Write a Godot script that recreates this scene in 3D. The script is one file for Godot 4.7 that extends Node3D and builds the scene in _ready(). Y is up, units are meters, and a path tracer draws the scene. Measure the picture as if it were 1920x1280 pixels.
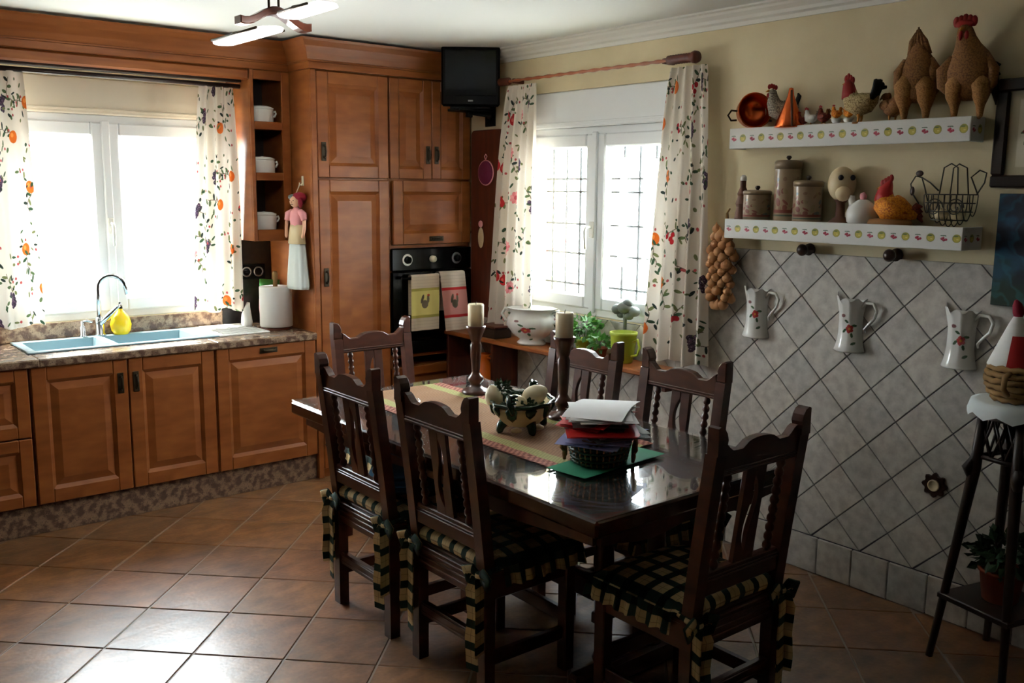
extends Node3D
# A country kitchen with a dining table: back wall at z = -5.48 (sink window), right wall at x = 3.63 (second window, tiles, shelves).

const ID := Transform3D.IDENTITY
const WALL_Z := -5.48      # inner face of the back wall
const WALL_X := 3.63       # inner face of the right wall
const ROOM_H := 2.52
const ROOM_L := -1.7
const ROOM_F := 1.7
const SLAB_Y := 0.876      # worktop
const TABLE_Y := 0.775
var M := {}
var rng := RandomNumberGenerator.new()


func _ready() -> void:
	rng.seed = 7
	# --- camera
	var cam := Camera3D.new()
	cam.name = "camera"
	add_child(cam)
	cam.fov = 39.76
	cam.near = 0.05
	var r := Vector3(0.777471, 0.009331, 0.628849)
	var u := Vector3(0.092798, 0.987244, -0.129378)
	var f := Vector3(0.622035, -0.158944, -0.766687)
	cam.transform = Transform3D(Basis(r, u, -f).orthonormalized(), Vector3(0, 1.7, 0))
	cam.current = true
	# --- overcast, blown-out daylight outside
	var env := Environment.new()
	env.background_mode = Environment.BG_COLOR
	env.background_color = Color(0.94, 0.985, 1.0)
	env.background_energy_multiplier = 32.0
	env.tonemap_mode = Environment.TONE_MAPPER_LINEAR
	env.tonemap_exposure = 1.32
	env.sdfgi_enabled = true
	env.ssao_enabled = true
	env.ssil_enabled = true
	var we := WorldEnvironment.new()
	we.name = "environment"
	we.environment = env
	add_child(we)
	# a high sun beyond the back wall: it reaches the worktop and the curtain of the sink window only
	var sun := DirectionalLight3D.new()
	sun.name = "sun"
	add_child(sun)
	sun.light_energy = 9.0
	sun.light_color = Color(1.0, 0.98, 0.95)
	sun.light_angular_distance = 0.6
	sun.shadow_enabled = true
	sun.look_at_from_position(Vector3(-1.5, 12.0, -5.5), Vector3.ZERO)
	make_materials()
	build_room()
	build_windows()
	build_kitchen()
	build_counter_items()
	build_tall_unit()
	build_right_wall_items()
	build_dining()
	build_table_items()
	build_shelves()
	build_stand()
	build_lamp()


# ---------------------------------------------------------------- helpers
func mb() -> SurfaceTool:
	var st := SurfaceTool.new()
	st.begin(Mesh.PRIMITIVE_TRIANGLES)
	st.set_smooth_group(-1)
	return st


func obj(called: String, st: SurfaceTool, m: Material, parent: Node = null) -> MeshInstance3D:
	st.generate_normals()
	return inst(called, st.commit(), m, parent)


func inst(called: String, mesh: Mesh, m: Material, parent: Node = null) -> MeshInstance3D:
	var o := MeshInstance3D.new()
	o.name = called
	o.mesh = mesh
	o.material_override = m
	(parent if parent else self).add_child(o, true)
	return o


func tag(o: Node, label: String, category: String, group := "", kind := "") -> Node:
	o.set_meta("label", label)
	o.set_meta("category", category)
	if group:
		o.set_meta("group", group)
	if kind:
		o.set_meta("kind", kind)
	return o


func thing(called: String, label: String, category: String, at := Vector3.ZERO, turn := 0.0, group := "") -> Node3D:
	var o := Node3D.new()
	o.name = called
	add_child(o, true)
	o.position = at
	o.rotation.y = turn
	tag(o, label, category, group)
	return o


func struct(o: Node) -> Node:
	o.set_meta("kind", "structure")
	return o


func at(x: float, y: float, z: float) -> Transform3D:
	return Transform3D(Basis(), Vector3(x, y, z))


func rot(axis: Vector3, deg: float, o := Vector3.ZERO) -> Transform3D:
	return Transform3D(Basis(axis.normalized(), deg_to_rad(deg)), o)


func vert(st: SurfaceTool, p: Vector3, uv := Vector2.ZERO) -> void:
	st.set_uv(uv)
	st.add_vertex(p)


func tri(st: SurfaceTool, a: Vector3, b: Vector3, c: Vector3) -> void:
	vert(st, a)
	vert(st, b)
	vert(st, c)


func face(st: SurfaceTool, pts: Array, center: Vector3, xf: Transform3D) -> void:
	var mid := Vector3.ZERO
	for p in pts:
		mid += p
	mid /= pts.size()
	var a: Vector3 = pts[0]
	var b: Vector3 = pts[1]
	var c: Vector3 = pts[2]
	if (a - c).cross(a - b).dot(mid - center) < 0.0:
		pts.reverse()
	for i in range(1, pts.size() - 1):
		tri(st, xf * pts[0], xf * pts[i], xf * pts[i + 1])


func box(st: SurfaceTool, c: Vector3, s: Vector3, bev := 0.0, xf := ID) -> void:
	st.set_smooth_group(-1)
	var h := s * 0.5
	var b := minf(bev, minf(h.x, minf(h.y, h.z)) * 0.9)
	for ax in 3:
		var a1 := (ax + 1) % 3
		var a2 := (ax + 2) % 3
		for sg in [-1.0, 1.0]:
			var pts := []
			for k in [[-1, -1], [1, -1], [1, 1], [-1, 1]]:
				var p := Vector3()
				p[ax] = sg * h[ax]
				p[a1] = k[0] * (h[a1] - b)
				p[a2] = k[1] * (h[a2] - b)
				pts.append(c + p)
			face(st, pts, c, xf)
	if b <= 0.0:
		return
	for ax in 3:
		var a1 := (ax + 1) % 3
		var a2 := (ax + 2) % 3
		for s1 in [-1.0, 1.0]:
			for s2 in [-1.0, 1.0]:
				var pts := []
				for k in [[-1, 0], [1, 0], [1, 1], [-1, 1]]:
					var p := Vector3()
					p[ax] = k[0] * (h[ax] - b)
					p[a1] = s1 * (h[a1] - (b if k[1] else 0.0))
					p[a2] = s2 * (h[a2] - (0.0 if k[1] else b))
					pts.append(c + p)
				face(st, pts, c, xf)
	for sx in [-1.0, 1.0]:
		for sy in [-1.0, 1.0]:
			for sz in [-1.0, 1.0]:
				var k := Vector3(sx, sy, sz)
				face(st, [c + k * Vector3(h.x, h.y - b, h.z - b), c + k * Vector3(h.x - b, h.y, h.z - b), c + k * Vector3(h.x - b, h.y - b, h.z)], c, xf)


func span(st: SurfaceTool, lo: Vector3, hi: Vector3, bev := 0.0, xf := ID) -> void:
	box(st, (lo + hi) * 0.5, hi - lo, bev, xf)


# a box whose ends differ: quad rings a (4 points) and b (4 points)
func prism(st: SurfaceTool, a: Array, b: Array, xf := ID) -> void:
	st.set_smooth_group(-1)
	var c := Vector3.ZERO
	for p in a + b:
		c += p
	c /= a.size() + b.size()
	face(st, a.duplicate(), c, xf)
	face(st, b.duplicate(), c, xf)
	for i in a.size():
		var j: int = (i + 1) % a.size()
		face(st, [a[i], a[j], b[j], b[i]], c, xf)


# profile of (radius, height), from the bottom of the outside upwards
func lathe(st: SurfaceTool, prof: Array, seg := 20, xf := ID, sharp := false, wave := 0.0, waves := 8) -> void:
	var n := prof.size()
	var y0 := 1e9
	var y1 := -1e9
	for p in prof:
		y0 = minf(y0, p.y)
		y1 = maxf(y1, p.y)
	for i in n - 1:
		st.set_smooth_group(i + 1 if sharp else 0)
		for j in seg:
			var q := []
			for k in [[i, j], [i, j + 1], [i + 1, j + 1], [i + 1, j]]:
				var p: Vector2 = prof[k[0]]
				var t: float = TAU * k[1] / seg
				var rr := p.x * (1.0 + wave * cos(t * waves))
				q.append([xf * Vector3(rr * cos(t), p.y, rr * sin(t)), Vector2(float(k[1]) / seg, (y1 - p.y) / maxf(y1 - y0, 0.001))])
			for k in [0, 1, 2, 0, 2, 3]:
				vert(st, q[k][0], q[k][1])


# rings along a path; radii are numbers or Vector2 (across, along up)
func sweep(st: SurfaceTool, pts: Array, radii: Variant, seg := 8, xf := ID, up := Vector3.ZERO, cap := true) -> void:
	st.set_smooth_group(0)
	var n := pts.size()
	var rings := []
	var s := Vector3.ZERO
	for i in n:
		var t: Vector3 = (pts[mini(i + 1, n - 1)] - pts[maxi(i - 1, 0)]).normalized()
		if up != Vector3.ZERO:
			s = up.cross(t).normalized()
			if s.length() < 0.5:
				s = Vector3.RIGHT
		elif i == 0:
			s = t.cross(Vector3.UP if absf(t.y) < 0.9 else Vector3.RIGHT).normalized()
		else:
			s = (s - t * s.dot(t)).normalized()
		var w := s.cross(t)
		var rd: Variant = radii[i] if radii is Array else radii
		var r2: Vector2 = rd if rd is Vector2 else Vector2(rd, rd)
		var ring := []
		for j in seg:
			var a := TAU * j / seg
			ring.append(xf * (pts[i] + s * r2.x * cos(a) + w * r2.y * sin(a)))
		rings.append(ring)
	for i in n - 1:
		for j in seg:
			var k := (j + 1) % seg
			var va := float(i) / (n - 1)
			var vb := float(i + 1) / (n - 1)
			var ua := float(j) / seg
			var ub := float(j + 1) / seg
			var q := [[rings[i][j], Vector2(ua, va)], [rings[i][k], Vector2(ub, va)], [rings[i + 1][k], Vector2(ub, vb)], [rings[i + 1][j], Vector2(ua, vb)]]
			for e in [0, 1, 2, 0, 2, 3]:
				vert(st, q[e][0], q[e][1])
	if cap:
		for j in seg:
			var k := (j + 1) % seg
			tri(st, xf * pts[0], rings[0][k], rings[0][j])
			tri(st, xf * pts[n - 1], rings[n - 1][j], rings[n - 1][k])


func ball(st: SurfaceTool, c: Vector3, r: Vector3, seg := 14, xf := ID) -> void:
	var prof := []
	var n := maxi(6, seg / 2)
	for i in n + 1:
		var a := -PI / 2 + PI * i / n
		prof.append(Vector2(cos(a) if i > 0 and i < n else 0.0, sin(a)))
	lathe(st, prof, seg, xf * Transform3D(Basis.from_scale(r), c))


func area2(p: Array) -> float:
	var a := 0.0
	for i in p.size():
		var q: Vector2 = p[i]
		a += q.cross(p[(i + 1) % p.size()])
	return a


# outline in the xy plane pushed from z0 to z1; bev chamfers the front rim
func extrude(st: SurfaceTool, outline: Array, z0: float, z1: float, xf := ID, bev := 0.0) -> void:
	st.set_smooth_group(-1)
	var p := PackedVector2Array(outline)
	if area2(outline) < 0.0:
		p.reverse()
	var n := p.size()
	var inner := p.duplicate()
	if bev > 0.0:
		for i in n:
			var d0 := (p[i] - p[(i + n - 1) % n]).normalized()
			var d1 := (p[(i + 1) % n] - p[i]).normalized()
			var nn := Vector2(-d0.y - d1.y, d0.x + d1.x)
			inner[i] = p[i] + nn.normalized() * bev / maxf(0.4, sqrt((1.0 + d0.dot(d1)) * 0.5))
	var ix := Geometry2D.triangulate_polygon(p)
	for k in range(0, ix.size(), 3):
		var t := [ix[k], ix[k + 1], ix[k + 2]]
		if (p[t[1]] - p[t[0]]).cross(p[t[2]] - p[t[0]]) < 0.0:
			t.reverse()
		var f := []
		var b := []
		for e in t:
			f.append(xf * Vector3(inner[e].x, inner[e].y, z1))
			b.append(xf * Vector3(p[e].x, p[e].y, z0))
		tri(st, f[0], f[2], f[1])
		tri(st, b[0], b[1], b[2])
	for i in n:
		var j := (i + 1) % n
		var a := xf * Vector3(p[i].x, p[i].y, z1 - bev)
		var b := xf * Vector3(p[j].x, p[j].y, z1 - bev)
		var c := xf * Vector3(p[j].x, p[j].y, z0)
		var d := xf * Vector3(p[i].x, p[i].y, z0)
		tri(st, a, b, c)
		tri(st, a, c, d)
		if bev > 0.0:
			var e := xf * Vector3(inner[i].x, inner[i].y, z1)
			var g := xf * Vector3(inner[j].x, inner[j].y, z1)
			tri(st, e, g, b)
			tri(st, e, b, a)


# a moulding: profile of (out, y) carried along a path of (x, z); out is to the right hand when walking with +x ahead and +z as right
func molding(st: SurfaceTool, path: Array, prof: Array) -> void:
	st.set_smooth_group(-1)
	var n := path.size()
	var rings := []
	for i in n:
		var d0: Vector2 = (path[i] - path[i - 1]).normalized() if i > 0 else (path[1] - path[0]).normalized()
		var d1: Vector2 = (path[i + 1] - path[i]).normalized() if i < n - 1 else d0
		var o0 := Vector2(-d0.y, d0.x)
		var o1 := Vector2(-d1.y, d1.x)
		var m := (o0 + o1) / (1.0 + o0.dot(o1))
		var ring := []
		for q in prof:
			ring.append(Vector3(path[i].x + m.x * q.x, q.y, path[i].y + m.y * q.x))
		rings.append(ring)
	var k := prof.size()
	# the profile goes up its front; close it at the back
	for i in n - 1:
		for j in k:
			var e := (j + 1) % k
			tri(st, rings[i][j], rings[i][e], rings[i + 1][e])
			tri(st, rings[i][j], rings[i + 1][e], rings[i + 1][j])
	var ix := Geometry2D.triangulate_polygon(PackedVector2Array(prof))
	for q in range(0, ix.size(), 3):
		tri(st, rings[0][ix[q]], rings[0][ix[q + 1]], rings[0][ix[q + 2]])
		tri(st, rings[n - 1][ix[q]], rings[n - 1][ix[q + 2]], rings[n - 1][ix[q + 1]])


# a cloth sheet: at(u, v) gives points, u and v from 0 to 1
func sheet(st: SurfaceTool, fn: Callable, nu: int, nv: int, uvs := Vector2.ONE, group := 0) -> void:
	st.set_smooth_group(group)
	var g := []
	for i in nu + 1:
		var col := []
		for j in nv + 1:
			col.append(fn.call(float(i) / nu, float(j) / nv))
		g.append(col)
	for i in nu:
		for j in nv:
			for k in [[0, 0], [1, 0], [1, 1], [0, 0], [1, 1], [0, 1]]:
				vert(st, g[i + k[0]][j + k[1]], Vector2(float(i + k[0]) / nu, float(j + k[1]) / nv) * uvs)


# a flat strip of cloth or ribbon with a little thickness, along pts, width w across dir
func strap(st: SurfaceTool, pts: Array, w: float, thick: float, across: Vector3) -> void:
	st.set_smooth_group(0)
	var n := pts.size()
	var a := []
	var b := []
	for i in n:
		var t: Vector3 = (pts[mini(i + 1, n - 1)] - pts[maxi(i - 1, 0)]).normalized()
		var nn := t.cross(across).normalized() * thick * 0.5
		a.append([pts[i] - across * w * 0.5 + nn, pts[i] + across * w * 0.5 + nn])
		b.append([pts[i] - across * w * 0.5 - nn, pts[i] + across * w * 0.5 - nn])
	var total := 0.0
	for i in n - 1:
		var step: float = (pts[i + 1] - pts[i]).length()
		var v0 := total
		var v1 := total + step
		total = v1
		for s in [[a, 1], [b, 2]]:
			st.set_smooth_group(s[1])
			var q := [[s[0][i][0], Vector2(0, v0)], [s[0][i][1], Vector2(w, v0)], [s[0][i + 1][1], Vector2(w, v1)], [s[0][i + 1][0], Vector2(0, v1)]]
			for e in ([0, 1, 2, 0, 2, 3] if s[1] == 1 else [2, 1, 0, 3, 2, 0]):
				vert(st, q[e][0], q[e][1])


func noise_bytes(seed_: int, freq: float, w: int, h: int, oct := 4, kind := FastNoiseLite.TYPE_SIMPLEX_SMOOTH) -> PackedByteArray:
	var nz := FastNoiseLite.new()
	nz.seed = seed_
	nz.noise_type = kind
	nz.frequency = freq
	nz.fractal_octaves = oct
	var im := nz.get_seamless_image(w, h)
	im.convert(Image.FORMAT_L8)
	return im.get_data()


# a colour picture from layers of noise: fn(values) -> Color
func paint(w: int, h: int, layers: Array, fn: Callable) -> ImageTexture:
	var bytes := PackedByteArray()
	bytes.resize(w * h * 3)
	var v := []
	v.resize(layers.size())
	for i in w * h:
		for k in layers.size():
			v[k] = layers[k][i] / 255.0
		var c: Color = fn.call(v)
		bytes[i * 3] = clampi(int(c.r * 255.0), 0, 255)
		bytes[i * 3 + 1] = clampi(int(c.g * 255.0), 0, 255)
		bytes[i * 3 + 2] = clampi(int(c.b * 255.0), 0, 255)
	return ImageTexture.create_from_image(Image.create_from_data(w, h, false, Image.FORMAT_RGB8, bytes))


func stretch(src: PackedByteArray, w: int, h: int, to_w: int, to_h: int) -> PackedByteArray:
	var im := Image.create_from_data(w, h, false, Image.FORMAT_L8, src)
	im.resize(to_w, to_h, Image.INTERPOLATE_BILINEAR)
	return im.get_data()


func grey(w: int, h: int, src: PackedByteArray) -> ImageTexture:
	return ImageTexture.create_from_image(Image.create_from_data(w, h, false, Image.FORMAT_L8, src))


func mat(called: String, c: Color, rough := 0.6, metal := 0.0, tex: Texture2D = null, scale := Vector3.ONE, world := false) -> StandardMaterial3D:
	var m := StandardMaterial3D.new()
	m.resource_name = called
	m.albedo_color = c
	m.roughness = rough
	m.metallic = metal
	if tex:
		m.albedo_texture = tex
		m.uv1_triplanar = true
		m.uv1_world_triplanar = world
		m.uv1_scale = scale
	M[called] = m
	return m


func blob(im: Image, cx: float, cy: float, rx: float, ry: float, c: Color, ang := 0.0) -> void:
	var w := im.get_width()
	var h := im.get_height()
	var rm := int(ceil(maxf(rx, ry))) + 1
	var ca := cos(ang)
	var sa := sin(ang)
	for y in range(int(cy) - rm, int(cy) + rm + 1):
		for x in range(int(cx) - rm, int(cx) + rm + 1):
			var dx := x - cx
			var dy := y - cy
			var p := (dx * ca + dy * sa) / rx
			var q := (-dx * sa + dy * ca) / ry
			var d := p * p + q * q
			if d <= 1.0:
				im.set_pixel(posmod(x, w), posmod(y, h), c)


# ---------------------------------------------------------------- materials
func make_materials() -> void:
	# wood grain: long streaks along v, plus broad tone changes
	var fine := stretch(noise_bytes(11, 0.05, 256, 32, 4), 256, 32, 256, 256)
	var broad := stretch(noise_bytes(12, 0.02, 256, 64, 3), 256, 64, 256, 256)
	var grain := func(a: Color, b: Color) -> ImageTexture:
		return paint(256, 256, [fine, broad], func(v): return a.lerp(b, clampf(v[0] * 0.6 + v[1] * 0.6 - 0.1, 0.0, 1.0)))
	var oak_t: ImageTexture = grain.call(Color(0.78, 0.52, 0.28), Color(0.60, 0.36, 0.17))
	var oak_i := oak_t.get_image()
	oak_i.rotate_90(CLOCKWISE)
	var oak_h := ImageTexture.create_from_image(oak_i)
	var bump := grey(256, 256, fine)
	for k in [["oak", oak_t], ["oak_level", oak_h]]:
		var m := mat(k[0], Color(0.80, 0.72, 0.68), 0.40, 0.0, k[1], Vector3(2.2, 1.1, 2.2) if k[0] == "oak" else Vector3(1.1, 2.2, 1.1))
		m.metallic_specular = 0.4
	var dark_t: ImageTexture = grain.call(Color(0.40, 0.22, 0.15), Color(0.25, 0.13, 0.09))
	var m := mat("walnut", Color(0.9, 0.88, 0.88), 0.3, 0.0, dark_t, Vector3(4, 1.5, 4))
	m.clearcoat_enabled = true
	m.clearcoat = 0.4
	m.clearcoat_roughness = 0.2
	var dark_i := dark_t.get_image()
	dark_i.rotate_90(CLOCKWISE)
	m = mat("walnut_top", Color(0.75, 0.7, 0.68), 0.22, 0.0, ImageTexture.create_from_image(dark_i), Vector3(1.5, 3, 3))
	m.clearcoat_enabled = true
	m.clearcoat = 0.3
	m.clearcoat_roughness = 0.1
	var red_t: ImageTexture = grain.call(Color(0.46, 0.22, 0.12), Color(0.32, 0.14, 0.08))
	mat("red_wood", Color(0.9, 0.85, 0.85), 0.45, 0.0, red_t, Vector3(2.5, 1.2, 2.5))
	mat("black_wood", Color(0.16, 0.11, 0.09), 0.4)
	# granite
	var g1 := noise_bytes(21, 0.03, 256, 256, 5)
	var g2 := noise_bytes(22, 0.09, 256, 256, 3, FastNoiseLite.TYPE_CELLULAR)
	var g3 := noise_bytes(23, 0.2, 256, 256, 2)
	var granite := paint(256, 256, [g1, g2, g3], func(v):
		var c := Color(0.58, 0.49, 0.40).lerp(Color(0.36, 0.27, 0.22), smoothstep(0.30, 0.75, v[0]))
		c = c.lerp(Color(0.76, 0.68, 0.58), smoothstep(0.55, 0.95, v[1]) * 0.35)
		return c.lerp(Color(0.12, 0.10, 0.09), smoothstep(0.68, 0.85, v[2]) * 0.7))
	m = mat("granite", Color(1, 1, 1), 0.22, 0.0, granite, Vector3(2.2, 2.2, 2.2), true)
	mat("granite_plinth", Color(0.95, 0.9, 0.85), 0.5, 0.0, granite, Vector3(2.4, 2.4, 2.4), true)
	mat("shaded_granite", Color(0.22, 0.22, 0.25), 0.35, 0.0, granite, Vector3(3, 3, 3), true)  # the worktop granite again, with the corner's shade put into its colour
	# walls
	var w1 := noise_bytes(31, 0.012, 256, 256, 4)
	var plaster := paint(256, 256, [w1, g3], func(v): return Color(0.93, 0.885, 0.75).lerp(Color(0.87, 0.82, 0.68), clampf(v[0] * 0.9 + v[1] * 0.1, 0, 1)))
	mat("plaster", Color(0.96, 0.95, 0.93), 0.85, 0.0, plaster, Vector3(0.7, 0.7, 0.7), true)
	mat("bounce_cut_brown", Color(0.27, 0.21, 0.17), 0.8)  # dark tone added on the unseen walls to lessen bounced light
	mat("ceiling_paint", Color(0.90, 0.92, 0.915), 0.9)
	mat("moulding_paint", Color(0.92, 0.92, 0.89), 0.6)
	mat("grout", Color(0.30, 0.30, 0.34), 0.9)
	mat("floor_grout", Color(0.60, 0.54, 0.48), 0.5)
	# stoneware wall tiles
	var tile_t := paint(256, 256, [g1, g3], func(v): return Color(0.80, 0.78, 0.74).lerp(Color(0.66, 0.63, 0.60), clampf((v[0] - 0.25) * 1.2 + (v[1] - 0.5) * 0.25, 0, 1)))
	for k in 3:
		m = mat("wall_tile_%s" % ["pale", "plain", "grey"][k], [Color(1.0, 1.0, 1.0), Color(0.97, 0.975, 0.98), Color(0.94, 0.95, 0.96)][k], 0.38, 0.0, tile_t, Vector3(1.9, 1.9, 1.9), true)
	# terracotta floor: soft streaks and mottling under a polished, slightly uneven glaze
	var fl := noise_bytes(41, 0.022, 256, 256, 5)
	var fs := stretch(noise_bytes(42, 0.045, 96, 256, 5), 96, 256, 256, 256)
	var ff := noise_bytes(43, 0.16, 256, 256, 3)
	var terra := paint(256, 256, [fl, fs, ff], func(v):
		var k: float = clampf(0.5 + (v[0] - 0.5) * 0.9 + (v[1] - 0.5) * 0.7 + (v[2] - 0.5) * 0.35, 0.0, 1.0)
		return Color(0.42, 0.275, 0.15).lerp(Color(0.64, 0.45, 0.28), k))
	var fb := paint(256, 256, [fl, fs, ff], func(v):
		var q: float = v[1] * 0.7 + v[2] * 0.3
		return Color(q, q, q))
	for k in 4:
		m = mat("terracotta_%s" % ["ochre", "red", "brown", "tan"][k], [Color(1, 0.98, 0.95), Color(0.99, 0.93, 0.89), Color(0.90, 0.88, 0.85), Color(1.0, 0.97, 0.93)][k], 0.38, 0.0, terra, Vector3(1.1, 1.1, 1.1), true)
		m.heightmap_enabled = true
		m.heightmap_texture = fb
		m.heightmap_scale = 0.17
		m.metallic_specular = 0.85
		m.clearcoat_enabled = true
		m.clearcoat = 0.6
		m.clearcoat_roughness = 0.26
	# plain stuffs
	mat("paving", Color(0.70, 0.69, 0.68), 0.9)
	mat("pvc", Color(0.93, 0.95, 0.96), 0.35)
	mat("shutter_cloth", Color(0.86, 0.82, 0.74), 0.7)
	mat("white_gloss", Color(0.90, 0.90, 0.88), 0.18)
	mat("white_matt", Color(0.90, 0.90, 0.88), 0.7)
	mat("cream", Color(0.86, 0.78, 0.62), 0.45)
	mat("wax", Color(0.93, 0.88, 0.74), 0.5).subsurf_scatter_enabled = true
	mat("black_glass", Color(0.02, 0.022, 0.025), 0.12).metallic_specular = 0.3
	mat("black_plastic", Color(0.03, 0.031, 0.034), 0.5).metallic_specular = 0.25
	mat("chrome", Color(0.80, 0.82, 0.84), 0.15, 1.0)
	mat("steel", Color(0.62, 0.62, 0.62), 0.3, 1.0)
	mat("bronze", Color(0.24, 0.20, 0.14), 0.45, 0.7)
	mat("iron", Color(0.10, 0.10, 0.10), 0.5, 0.6)
	mat("wire", Color(0.30, 0.29, 0.27), 0.4, 0.8)
	mat("copper_pole", Color(0.62, 0.34, 0.20), 0.3)
	mat("copper", Color(0.86, 0.42, 0.22), 0.25, 1.0)
	mat("sink", Color(0.52, 0.62, 0.65), 0.3)
	mat("tin_lid", Color(0.52, 0.45, 0.36), 0.35, 0.3)
	mat("yellow", Color(0.98, 0.80, 0.10), 0.3)
	mat("green", Color(0.22, 0.48, 0.16), 0.6)
	m = mat("leaf", Color(0.25, 0.45, 0.20), 0.5)
	m.backlight_enabled = true
	m.backlight = Color(0.2, 0.35, 0.1)
	mat("leaf_dark", Color(0.13, 0.24, 0.13), 0.5)
	mat("lime", Color(0.66, 0.72, 0.22), 0.35)
	mat("pewter", Color(0.42, 0.45, 0.43), 0.5)
	mat("terracotta_pot", Color(0.60, 0.30, 0.18), 0.7)
	mat("red", Color(0.72, 0.09, 0.08), 0.5)
	mat("orange", Color(0.90, 0.45, 0.08), 0.5)
	mat("brown", Color(0.36, 0.20, 0.11), 0.6)
	mat("tan", Color(0.60, 0.42, 0.22), 0.75)
	mat("straw", Color(0.56, 0.43, 0.25), 0.8)
	mat("pink", Color(0.90, 0.62, 0.64), 0.8)
	mat("purple", Color(0.42, 0.08, 0.24), 0.8)
	mat("beret", Color(0.55, 0.08, 0.18), 0.8)
	mat("skin", Color(0.90, 0.70, 0.58), 0.6)
	mat("hair", Color(0.22, 0.14, 0.10), 0.8)
	mat("skirt", Color(0.88, 0.92, 0.92), 0.85)
	mat("paper", Color(0.92, 0.92, 0.92), 0.8)
	mat("paper_blue", Color(0.62, 0.64, 0.82), 0.7)
	mat("card_grey", Color(0.45, 0.44, 0.43), 0.7)
	mat("card_red", Color(0.78, 0.12, 0.10), 0.45)
	mat("card_dark", Color(0.12, 0.12, 0.14), 0.5)
	mat("napkin", Color(0.16, 0.58, 0.42), 0.8)
	mat("blue_cloth", Color(0.16, 0.36, 0.50), 0.85)
	mat("ceramic_green", Color(0.10, 0.22, 0.15), 0.2)
	mat("onion", Color(0.70, 0.49, 0.30), 0.55)
	mat("knob_dark", Color(0.20, 0.11, 0.07), 0.4)
	mat("comb", Color(0.62, 0.10, 0.08), 0.55)
	mat("beak", Color(0.75, 0.50, 0.15), 0.5)
	mat("hook_plastic", Color(0.92, 0.88, 0.78), 0.4)
	mat("art_frame", Color(0.13, 0.07, 0.04), 0.35)
	var gl := mat("glass", Color(0.95, 1.0, 1.0, 0.04), 0.0)
	gl.transparency = BaseMaterial3D.TRANSPARENCY_ALPHA
	gl = mat("table_glass", Color(0.9, 0.97, 0.97, 0.03), 0.02)
	gl.transparency = BaseMaterial3D.TRANSPARENCY_ALPHA
	m = mat("lamp_glass", Color(0.95, 0.95, 0.95), 0.3)
	m.emission_enabled = true
	m.emission = Color(1.0, 0.97, 0.97)
	m.emission_energy_multiplier = 0.9
	# feathers
	var ft := noise_bytes(51, 0.09, 128, 128, 3, FastNoiseLite.TYPE_CELLULAR)
	for k in [["feather_tan", Color(0.72, 0.52, 0.28), Color(0.52, 0.35, 0.17)], ["feather_brown", Color(0.60, 0.41, 0.21), Color(0.42, 0.27, 0.13)], ["feather_cream", Color(0.80, 0.72, 0.52), Color(0.45, 0.36, 0.20)],
			["feather_gold", Color(0.92, 0.60, 0.10), Color(0.66, 0.30, 0.05)], ["feather_rust", Color(0.55, 0.20, 0.10), Color(0.30, 0.10, 0.06)], ["feather_black", Color(0.08, 0.10, 0.09), Color(0.03, 0.04, 0.04)], ["feather_grey", Color(0.66, 0.62, 0.54), Color(0.30, 0.27, 0.24)]]:
		var t := paint(128, 128, [ft, g3.slice(0, 128 * 128)], func(v): return k[1].lerp(k[2], smoothstep(0.35, 0.75, v[0])))
		mat(k[0], Color.WHITE, 0.75, 0.0, t, Vector3(14, 14, 14))
	M.curtain = cloth_print()
	M.plaid = plaid()
	M.plaid_tie = M.plaid.duplicate()
	M.plaid_tie.uv1_scale = Vector3(6.0, 6.5, 1)
	M.plaid_tie.uv1_offset = Vector3(0.19, 0, 0)
	M.plaid_roll = M.plaid.duplicate()
	M.plaid_roll.uv1_scale = Vector3(0.31, 2.5, 1)
	M.plaid_roll.uv1_offset = Vector3(0.19, 0, 0)
	M.plaid_bow = M.plaid.duplicate()
	M.plaid_bow.uv1_scale = Vector3(0.6, 0.8, 1)
	M.cherries = fruit_border()
	M.runner = runner_weave()
	M.towel_yellow = towel_print(Color(0.66, 0.62, 0.30), Color(0.88, 0.84, 0.52))
	M.towel_red = towel_print(Color(0.78, 0.16, 0.16), Color(0.82, 0.56, 0.52))
	M.china = china_print()
	M.tin = tin_print()


func textured(t: Texture2D, rough: float, c := Color.WHITE) -> StandardMaterial3D:
	var m := StandardMaterial3D.new()
	m.albedo_texture = t
	m.albedo_color = c
	m.roughness = rough
	return m


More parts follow.
